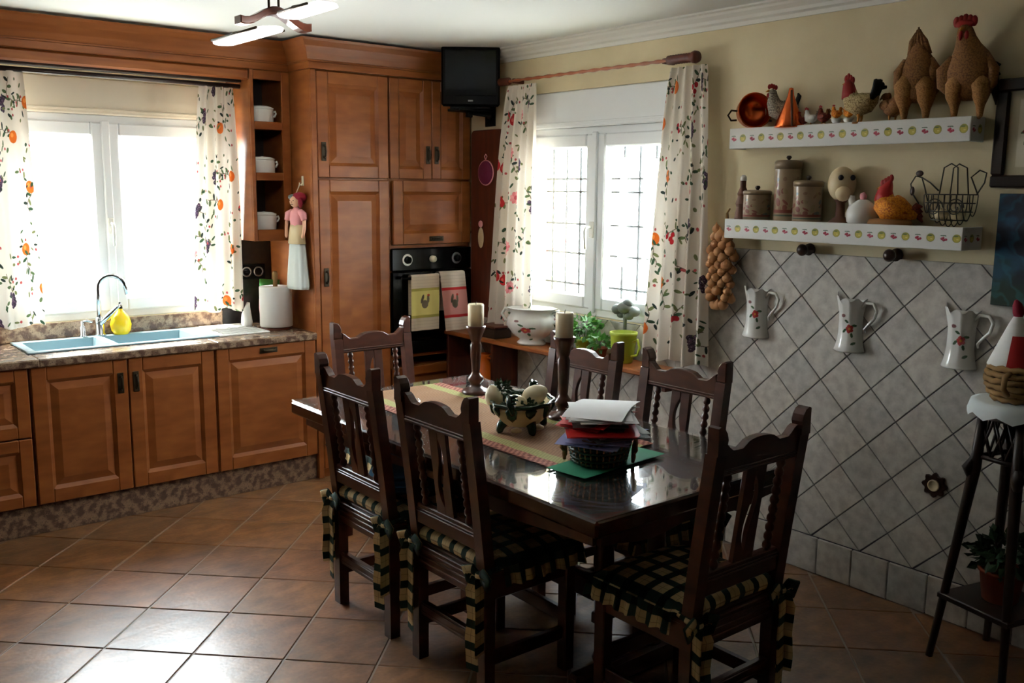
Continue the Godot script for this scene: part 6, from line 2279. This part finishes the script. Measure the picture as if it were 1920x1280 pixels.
func big_hen() -> void:
	# seen from behind: rump up, tail pointing to the ceiling
	var t := thing("straw_hen", "large tan straw hen ornament seen from behind, its tail pointing up", "figurine", Vector3(3.56, 1.9735, -1.930), 0.25)
	var st := mb()
	sweep(st, [Vector3(0.004, 0.345, -0.010), Vector3(0.004, 0.325, -0.009), Vector3(0.003, 0.285, -0.006), Vector3(0, 0.245, -0.002), Vector3(0, 0.205, 0.002), Vector3(0, 0.160, 0.004), Vector3(0, 0.115, 0.003), Vector3(0, 0.085, 0.0), Vector3(0, 0.070, 0.0)],
		[Vector2(0.005, 0.006), Vector2(0.013, 0.017), Vector2(0.020, 0.025), Vector2(0.036, 0.044), Vector2(0.052, 0.068), Vector2(0.060, 0.080), Vector2(0.058, 0.076), Vector2(0.042, 0.060), Vector2(0.012, 0.02)], 24, ID, Vector3.BACK)
	obj("body", st, M.feather_brown, t)
	st = mb()
	for i in 5:
		var a := (i - 2) * 0.010
		sweep(st, [Vector3(0.0, 0.25, a * 1.6), Vector3(-0.006, 0.30, a * 1.2 - 0.006), Vector3(0.0, 0.352 - absf(a), a * 0.5 - 0.010)], [0.014, 0.010, 0.003], 8)
	obj("tail", st, M.feather_brown, t)
	for s in [-1.0, 1.0]:
		st = mb()
		sweep(st, [Vector3(-0.010, 0.230, s * 0.045), Vector3(-0.020, 0.185, s * 0.066), Vector3(-0.016, 0.130, s * 0.068), Vector3(-0.008, 0.095, s * 0.060)], [0.012, Vector2(0.030, 0.020), Vector2(0.030, 0.016), 0.006], 12)
		obj("wing", st, M.feather_brown, t)
		st = mb()
		sweep(st, [Vector3(-0.026, 0.165, s * 0.030), Vector3(-0.030, 0.130, s * 0.036), Vector3(-0.018, 0.085, s * 0.040), Vector3(-0.008, 0.045, s * 0.040), Vector3(-0.004, 0.010, s * 0.040), Vector3(-0.022, 0.003, s * 0.042)], [0.026, 0.042, 0.034, 0.017, 0.011, 0.007], 14)
		obj("leg", st, M.feather_tan, t)
	st = mb()
	sweep(st, [Vector3(0.04, 0.15, 0.0), Vector3(0.052, 0.18, -0.005), Vector3(0.058, 0.20, -0.01)], [0.03, 0.02, 0.014], 12)
	obj("head", st, M.feather_brown, t)


func big_rooster() -> void:
	var t := thing("straw_rooster", "large brown straw rooster ornament with a red comb, tallest on the upper shelf", "figurine", Vector3(3.56, 1.9735, -1.742), 0.25)
	var st := mb()
	sweep(st, [Vector3(0.0, 0.066, 0.012), Vector3(0, 0.085, 0.012), Vector3(0, 0.13, 0.014), Vector3(0, 0.18, 0.012), Vector3(0, 0.225, 0.004), Vector3(-0.004, 0.26, -0.004), Vector3(-0.008, 0.29, -0.010), Vector3(-0.010, 0.315, -0.014), Vector3(-0.012, 0.335, -0.016), Vector3(-0.012, 0.345, -0.016)],
		[Vector2(0.012, 0.02), Vector2(0.040, 0.058), Vector2(0.056, 0.082), Vector2(0.058, 0.086), Vector2(0.048, 0.068), Vector2(0.036, 0.046), Vector2(0.030, 0.034), Vector2(0.026, 0.028), Vector2(0.018, 0.020), Vector2(0.006, 0.006)], 24, ID, Vector3.BACK)
	obj("body", st, M.feather_brown, t)
	for s in [-1.0, 1.0]:
		st = mb()
		sweep(st, [Vector3(-0.012, 0.225, 0.008 + s * 0.058), Vector3(-0.016, 0.175, 0.012 + s * 0.082), Vector3(-0.010, 0.120, 0.012 + s * 0.080), Vector3(-0.004, 0.085, 0.012 + s * 0.066)], [0.012, Vector2(0.034, 0.016), Vector2(0.030, 0.014), 0.006], 12)
		obj("wing", st, M.feather_brown, t)
		st = mb()
		sweep(st, [Vector3(-0.020, 0.155, 0.012 + s * 0.036), Vector3(-0.026, 0.12, 0.012 + s * 0.042), Vector3(-0.016, 0.08, 0.012 + s * 0.046), Vector3(-0.006, 0.045, 0.012 + s * 0.044), Vector3(-0.002, 0.010, 0.012 + s * 0.044), Vector3(-0.022, 0.003, 0.012 + s * 0.046)], [0.024, 0.036, 0.030, 0.016, 0.011, 0.007], 14)
		obj("leg", st, M.feather_tan, t)
	st = mb()
	for i in 5:
		ball(st, Vector3(-0.012, 0.356 - 0.004 * absi(i - 2), -0.046 + 0.015 * i), Vector3(0.009, 0.020, 0.012), 10)
	ball(st, Vector3(-0.016, 0.338, -0.016), Vector3(0.014, 0.016, 0.034), 12)
	for s in [-1.0, 1.0]:
		ball(st, Vector3(-0.034, 0.296, -0.014 + s * 0.010), Vector3(0.008, 0.018, 0.008), 10)
	obj("comb", st, M.comb, t)
	st = mb()
	sweep(st, [Vector3(-0.028, 0.322, -0.016), Vector3(-0.050, 0.317, -0.020), Vector3(-0.058, 0.310, -0.022)], [0.009, 0.006, 0.002], 8)
	obj("beak", st, M.beak, t)
	st = mb()
	for i in 5:
		sweep(st, [Vector3(0.02, 0.15, 0.06), Vector3(0.03, 0.20 - 0.02 * i, 0.090), Vector3(0.03, 0.19 - 0.035 * i, 0.105)], [0.014, Vector2(0.014, 0.016), 0.005], 8)
	obj("tail", st, M.feather_black, t)


func gold_rooster(y: float) -> void:
	var t := thing("gold_rooster", "red and gold sitting rooster ornament between the white jar and the wire hen", "figurine", Vector3(3.545, y, -1.995), 0.15)
	t.scale = Vector3.ONE * 1.1
	var st := mb()
	lathe(st, [Vector2(0, 0), Vector2(0.060, 0), Vector2(0.066, 0.012), Vector2(0.060, 0.024), Vector2(0, 0.03)], 22, Transform3D(Basis.from_scale(Vector3(0.8, 1, 1.25)), Vector3.ZERO))
	obj("nest", st, M.tan, t)
	st = mb()
	sweep(st, [Vector3(0, 0.035, 0.095), Vector3(0, 0.045, 0.07), Vector3(0, 0.055, 0.035), Vector3(0, 0.064, 0.0), Vector3(0, 0.082, -0.018), Vector3(0, 0.104, -0.022), Vector3(0, 0.125, -0.020), Vector3(0, 0.14, -0.020)], [0.010, 0.026, 0.046, 0.054, 0.046, 0.032, 0.020, 0.008], 18)
	obj("body", st, M.feather_gold, t)
	for s in [-1.0, 1.0]:
		st = mb()
		sweep(st, [Vector3(s * 0.040, 0.07, -0.02), Vector3(s * 0.05, 0.058, 0.02), Vector3(s * 0.036, 0.045, 0.075)], [Vector2(0.012, 0.026), Vector2(0.012, 0.028), 0.004], 10)
		obj("wing", st, M.feather_gold, t)
	st = mb()
	sweep(st, [Vector3(0, 0.092, -0.022), Vector3(0, 0.112, -0.024), Vector3(0, 0.132, -0.020), Vector3(0, 0.150, -0.010), Vector3(0, 0.166, -0.004)], [0.037, 0.031, 0.024, 0.014, 0.004], 14)
	obj("hackle", st, M.red, t)
	st = mb()
	for i in 4:
		ball(st, Vector3(0, 0.152 + 0.006 * i, -0.034 + 0.010 * i), Vector3(0.005, 0.014, 0.009), 8)
	for s in [-1.0, 1.0]:
		ball(st, Vector3(s * 0.006, 0.116, -0.046), Vector3(0.005, 0.014, 0.006), 8)
	obj("comb", st, M.comb, t)
	st = mb()
	sweep(st, [Vector3(0, 0.138, -0.036), Vector3(0, 0.132, -0.056)], [0.008, 0.001], 8)
	obj("beak", st, M.beak, t)
	st = mb()
	for i in 4:
		sweep(st, [Vector3(0, 0.05, 0.07), Vector3(0.004 * i, 0.075 - 0.012 * i, 0.095), Vector3(0.004 * i, 0.07 - 0.018 * i, 0.112)], [0.012, 0.012, 0.003], 8)
	obj("tail", st, M.feather_rust, t)


func wire_hen() -> void:
	var t := thing("wire_hen_basket", "dark wire basket shaped like a hen with looped handles on the lower shelf", "basket", Vector3(3.555, 1.5705, -1.765))
	# hoops along z, oval in section
	var st := mb()
	for i in 9:
		var z := -0.085 + i * 0.022
		var e := 1.0 - pow(absf(i - 4.2) / 6.5, 2.0)
		var pts := []
		for j in 15:
			var a := PI + PI * j / 14.0
			pts.append(Vector3(cos(a) * 0.05 * e, 0.125 + sin(a) * 0.12 * e, z))
		sweep(st, pts, 0.0020, 5)
	obj("hoops", st, M.wire, t)
	for k in 4:
		st = mb()
		var h := 0.03 + k * 0.032
		var pts := []
		for j in 33:
			var a := TAU * j / 32
			var w := 0.030 + 0.016 * sqrt(k / 3.0)
			pts.append(Vector3(cos(a) * w, h, 0.003 + sin(a) * (0.070 + 0.028 * sqrt(k / 3.0))))
		sweep(st, pts, 0.0022, 5, ID, Vector3.ZERO, false)
		obj("ring", st, M.wire, t)
	# curled wire in the side
	st = mb()
	for c in [-0.035, 0.045]:
		var pts := []
		for j in 40:
			var a := j * 0.33
			var r := 0.034 * (1.0 - j / 55.0)
			pts.append(Vector3(-0.047, 0.078 + sin(a) * r, c + cos(a) * r))
		sweep(st, pts, 0.0022, 5)
	obj("scroll", st, M.wire, t)
	# neck, head and tail loops
	st = mb()
	sweep(st, [Vector3(0, 0.10, -0.085), Vector3(0, 0.15, -0.10), Vector3(0, 0.19, -0.115), Vector3(0, 0.195, -0.14), Vector3(0, 0.165, -0.158), Vector3(0, 0.13, -0.15), Vector3(0, 0.09, -0.12)], 0.003, 6)
	sweep(st, [Vector3(0, 0.19, -0.115), Vector3(0, 0.17, -0.08), Vector3(0, 0.14, -0.045)], 0.003, 6)
	obj("head", st, M.wire, t)
	st = mb()
	ball(st, Vector3(0, 0.205, -0.125), Vector3(0.004, 0.012, 0.016), 8)
	ball(st, Vector3(0, 0.138, -0.150), Vector3(0.005, 0.018, 0.010), 8)
	obj("comb", st, M.knob_dark, t)
	st = mb()
	sweep(st, [Vector3(0, 0.125, 0.105), Vector3(0, 0.19, 0.075), Vector3(0, 0.215, 0.105), Vector3(0, 0.205, 0.130), Vector3(0, 0.17, 0.125), Vector3(0, 0.125, 0.10)], 0.003, 6)
	obj("tail", st, M.wire, t)
	for s in [-1.0, 1.0]:
		st = mb()
		sweep(st, [Vector3(s * 0.042, 0.125, -0.02), Vector3(s * 0.036, 0.225, -0.012), Vector3(s * 0.03, 0.24, 0.012), Vector3(s * 0.036, 0.225, 0.04), Vector3(s * 0.042, 0.125, 0.05)], 0.0028, 6)
		obj("handle", st, M.wire, t)
	for q in [[-0.03, "pale egg at the front of the wire hen basket"], [0.035, "pale egg at the back of the wire hen basket"]]:
		st = mb()
		ball(st, Vector3.ZERO, Vector3(0.024, 0.024, 0.031), 14)
		var o := obj("egg", st, M.cream)
		o.position = Vector3(3.555, 1.5705 + 0.052, -1.765 + q[0])
		tag(o, q[1], "egg", "eggs in the wire hen")


# ---------------------------------------------------------------- plant stand at the right edge
func build_stand() -> void:
	var c := Vector3(3.40, 0, -1.385)
	var t := thing("plant_stand", "tall black wooden stand with splayed legs, lattice apron and a low shelf", "stand", c)
	var top := 0.985
	var st := mb()
	lathe(st, [Vector2(0, top - 0.03), Vector2(0.135, top - 0.03), Vector2(0.145, top - 0.022), Vector2(0.145, top - 0.008), Vector2(0.14, top), Vector2(0, top)], 32)
	obj("top", st, M.black_wood, t)
	var feet := []
	for k in 4:
		var a := PI * 0.25 + k * PI / 2 + 0.25
		var d := Vector3(cos(a), 0, sin(a))
		st = mb()
		sweep(st, [d * 0.105 + Vector3(0, top - 0.03, 0), d * 0.118 + Vector3(0, top - 0.25, 0), d * 0.155 + Vector3(0, 0.45, 0), d * 0.215 + Vector3(0, 0.0, 0)], [0.017, 0.021, 0.017, 0.013], 10)
		obj("leg", st, M.black_wood, t)
		# carved knees
		st = mb()
		sweep(st, [d * 0.115 + Vector3(0, top - 0.20, 0), d * 0.14 + Vector3(0, top - 0.25, 0), d * 0.125 + Vector3(0, top - 0.30, 0)], [0.012, 0.022, 0.010], 8)
		obj("knee", st, M.black_wood, t)
		feet.append(d)
	for k in 4:
		var a: Vector3 = feet[k] * 0.11
		var b: Vector3 = feet[(k + 1) % 4] * 0.11
		st = mb()
		for h in [top - 0.06, top - 0.205]:
			sweep(st, [a + Vector3(0, h, 0), b + Vector3(0, h, 0)], 0.009, 8)
		for s in 3:
			var p := a.lerp(b, s / 3.0)
			var q := a.lerp(b, (s + 1) / 3.0)
			sweep(st, [p + Vector3(0, top - 0.06, 0), q + Vector3(0, top - 0.205, 0)], 0.005, 6)
			sweep(st, [q + Vector3(0, top - 0.06, 0), p + Vector3(0, top - 0.205, 0)], 0.005, 6)
		obj("lattice_apron", st, M.black_wood, t)
	st = mb()
	var sq := []
	for d in feet:
		sq.append(Vector2(d.x, -d.z) * 0.205)
	extrude(st, sq, 0.235, 0.255, Transform3D(Basis(Vector3(1, 0, 0), Vector3(0, 0, -1), Vector3(0, 1, 0)), Vector3.ZERO), 0.004)
	obj("low_shelf", st, M.black_wood, t)
	# lace doily
	st = mb()
	st.set_smooth_group(0)
	var n := 40
	for j in n:
		var a0 := TAU * j / n
		var a1 := TAU * (j + 1) / n
		var prof := [[0.0, 0.004], [0.13, 0.004], [0.151, 0.001], [0.156, -0.022], [0.160, -0.045]]
		for i in 4:
			var q := []
			for e in [[i, a0], [i + 1, a0], [i + 1, a1], [i, a1]]:
				var pr: Array = prof[e[0]]
				var sc := 1.0 + (0.012 * cos(e[1] * 10.0) if e[0] > 2 else 0.0)
				q.append(Vector3(cos(e[1]) * pr[0] * sc, pr[1] + (0.010 * cos(e[1] * 10.0) if e[0] == 4 else 0.0), sin(e[1]) * pr[0] * sc))
			tri(st, q[0], q[1], q[2])
			tri(st, q[0], q[2], q[3])
	var o := obj("lace_doily", st, M.skirt)
	o.position = c + Vector3(0, top, 0)
	tag(o, "white lace doily hanging over the edge of the black plant stand", "doily")
	# straw hen basket
	t = thing("straw_basket_hen", "braided straw basket with a curled handle on the white doily", "basket", c + Vector3(-0.01, top + 0.005, 0.0), 0.2)
	for k in 6:
		st = mb()
		var h := 0.014 + k * 0.021
		var rr: float = [0.078, 0.092, 0.10, 0.104, 0.102, 0.096][k]
		var pts := []
		for j in 49:
			var a := TAU * j / 48
			pts.append(Vector3(cos(a) * rr, h + 0.003 * sin(a * 12.0 + k * PI), sin(a) * rr))
		sweep(st, pts, 0.0115, 7, ID, Vector3.ZERO, false)
		obj("coil", st, M.straw, t)
	st = mb()
	lathe(st, [Vector2(0, 0.002), Vector2(0.078, 0.004), Vector2(0.098, 0.09), Vector2(0.09, 0.125), Vector2(0.085, 0.09), Vector2(0.07, 0.012), Vector2(0, 0.01)], 24)
	obj("lining", st, M.brown, t)
	st = mb()
	sweep(st, [Vector3(-0.10, 0.11, -0.01), Vector3(-0.13, 0.10, -0.02), Vector3(-0.135, 0.06, -0.02), Vector3(-0.11, 0.035, -0.01)], [0.010, 0.010, 0.010, 0.008], 8)
	sweep(st, [Vector3(-0.06, 0.13, 0.08), Vector3(-0.085, 0.115, 0.105), Vector3(-0.085, 0.07, 0.11), Vector3(-0.06, 0.05, 0.092)], [0.008, 0.009, 0.009, 0.007], 8)
	obj("handle", st, M.straw, t)
	# pointed cloth gnome hat: white and red cone
	t = thing("cone_ornament", "red and white pointed cone ornament with a dark red tip, on the straw basket", "ornament", c + Vector3(-0.02, top + 0.125, -0.02), 0.1)
	st = mb()
	lathe(st, [Vector2(0, 0.004), Vector2(0.082, 0.0), Vector2(0.084, 0.008), Vector2(0.055, 0.08), Vector2(0.026, 0.15), Vector2(0.014, 0.175), Vector2(0, 0.176)], 26)
	obj("cone", st, M.white_matt, t)
	st = mb()
	st.set_smooth_group(0)
	for j in 12:
		for i in 3:
			var q := []
			for e in [[i, j], [i + 1, j], [i + 1, j + 1], [i, j + 1]]:
				var pr: Vector2 = [Vector2(0.0855, 0.006), Vector2(0.0565, 0.08), Vector2(0.044, 0.108), Vector2(0.043, 0.111)][e[0]]
				var a: float = -0.7 + e[1] * 0.2 + PI * 0.45
				q.append(Vector3(cos(a) * pr.x, pr.y, sin(a) * pr.x))
			tri(st, q[0], q[3], q[2])
			tri(st, q[0], q[2], q[1])
	obj("red_panel", st, M.red, t)
	st = mb()
	sweep(st, [Vector3(0, 0.17, 0), Vector3(0.002, 0.19, 0), Vector3(-0.006, 0.215, -0.004), Vector3(-0.012, 0.232, -0.008)], [0.013, 0.020, 0.016, 0.005], 10)
	obj("tip", st, M.beret, t)
	# plant on the low shelf
	potted("potted_plant", "dark bushy plant in a clay pot on the low shelf of the black stand", c + Vector3(0.0, 0.256, 0.0), 0.075, 0.12, M.terracotta_pot, 170, 0.10, 0.05, 31, M.leaf_dark)


# ---------------------------------------------------------------- ceiling lamp
func build_lamp() -> void:
	var c := Vector3(1.70, 2.36, -3.60)
	var t := thing("ceiling_lamp", "ceiling lamp with a waved wooden beam and two long frosted glass shades", "lamp", c)
	var st := mb()
	lathe(st, [Vector2(0, 0.145), Vector2(0.055, 0.145), Vector2(0.06, 0.152), Vector2(0.06, 0.16), Vector2(0, 0.16)], 20)
	obj("ceiling_plate", st, M.bronze, t)
	st = mb()
	for s in [-1.0, 1.0]:
		sweep(st, [Vector3(s * 0.014, 0.03, s * 0.014), Vector3(s * 0.014, 0.146, s * 0.014)], 0.005, 8)
	box(st, Vector3(0, 0.095, 0), Vector3(0.05, 0.014, 0.05), 0.003)
	obj("rods", st, M.bronze, t)
	# the waved beam runs across (x), the shades along z
	st = mb()
	var wave := []
	for i in 17:
		var u := i / 16.0
		wave.append(Vector2(lerpf(-0.15, 0.15, u), 0.012 + 0.026 * cos((u - 0.5) * 2.0 * PI * 1.15)))
	for i in 17:
		var u := 1.0 - i / 16.0
		wave.append(Vector2(lerpf(-0.15, 0.15, u), -0.018 + 0.026 * cos((u - 0.5) * 2.0 * PI * 1.15)))
	extrude(st, wave, -0.03, 0.03, ID, 0.004)
	obj("beam", st, M.walnut, t)
	for k in 2:
		var z0: float = [-0.60, 0.06][k]
		var z1: float = [-0.02, 0.42][k]
		var x: float = [0.02, 0.02][k]
		st = mb()
		var pts := []
		var rad := []
		for i in 11:
			var u := i / 10.0
			pts.append(Vector3(x, -0.035 + [0.0, 0.03][k], lerpf(z0, z1, u)))
			rad.append(Vector2(0.055, 0.014) * (1.0 if i > 0 and i < 10 else 0.55))
		sweep(st, pts, rad, 14, ID, Vector3.UP)
		obj("glass_shade", st, M.lamp_glass, t)
		st = mb()
		for s in [-1.0, 1.0]:
			sweep(st, [Vector3(x + s * 0.06, -0.033 + [0.0, 0.03][k], z0 + 0.06), Vector3(x + s * 0.06, -0.033 + [0.0, 0.03][k], z1 - 0.06)], 0.005, 6)
		sweep(st, [Vector3(x - 0.06, -0.03 + [0.0, 0.03][k], (z0 + z1) * 0.5), Vector3(x, -0.012 + [0.0, 0.03][k], (z0 + z1) * 0.5), Vector3(x + 0.06, -0.03 + [0.0, 0.03][k], (z0 + z1) * 0.5)], 0.006, 6)
		obj("shade_rail", st, M.bronze, t)
		var lamp := OmniLight3D.new()
		lamp.name = "lamp_light"
		t.add_child(lamp, true)
		lamp.position = Vector3(x, -0.09 + [0.0, 0.03][k], (z0 + z1) * 0.5)
		lamp.light_energy = 0.12
		lamp.light_color = Color(1.0, 0.96, 0.92)
		lamp.omni_range = 8.0
		lamp.omni_attenuation = 2.0
		lamp.light_size = 0.08
		lamp.shadow_enabled = true
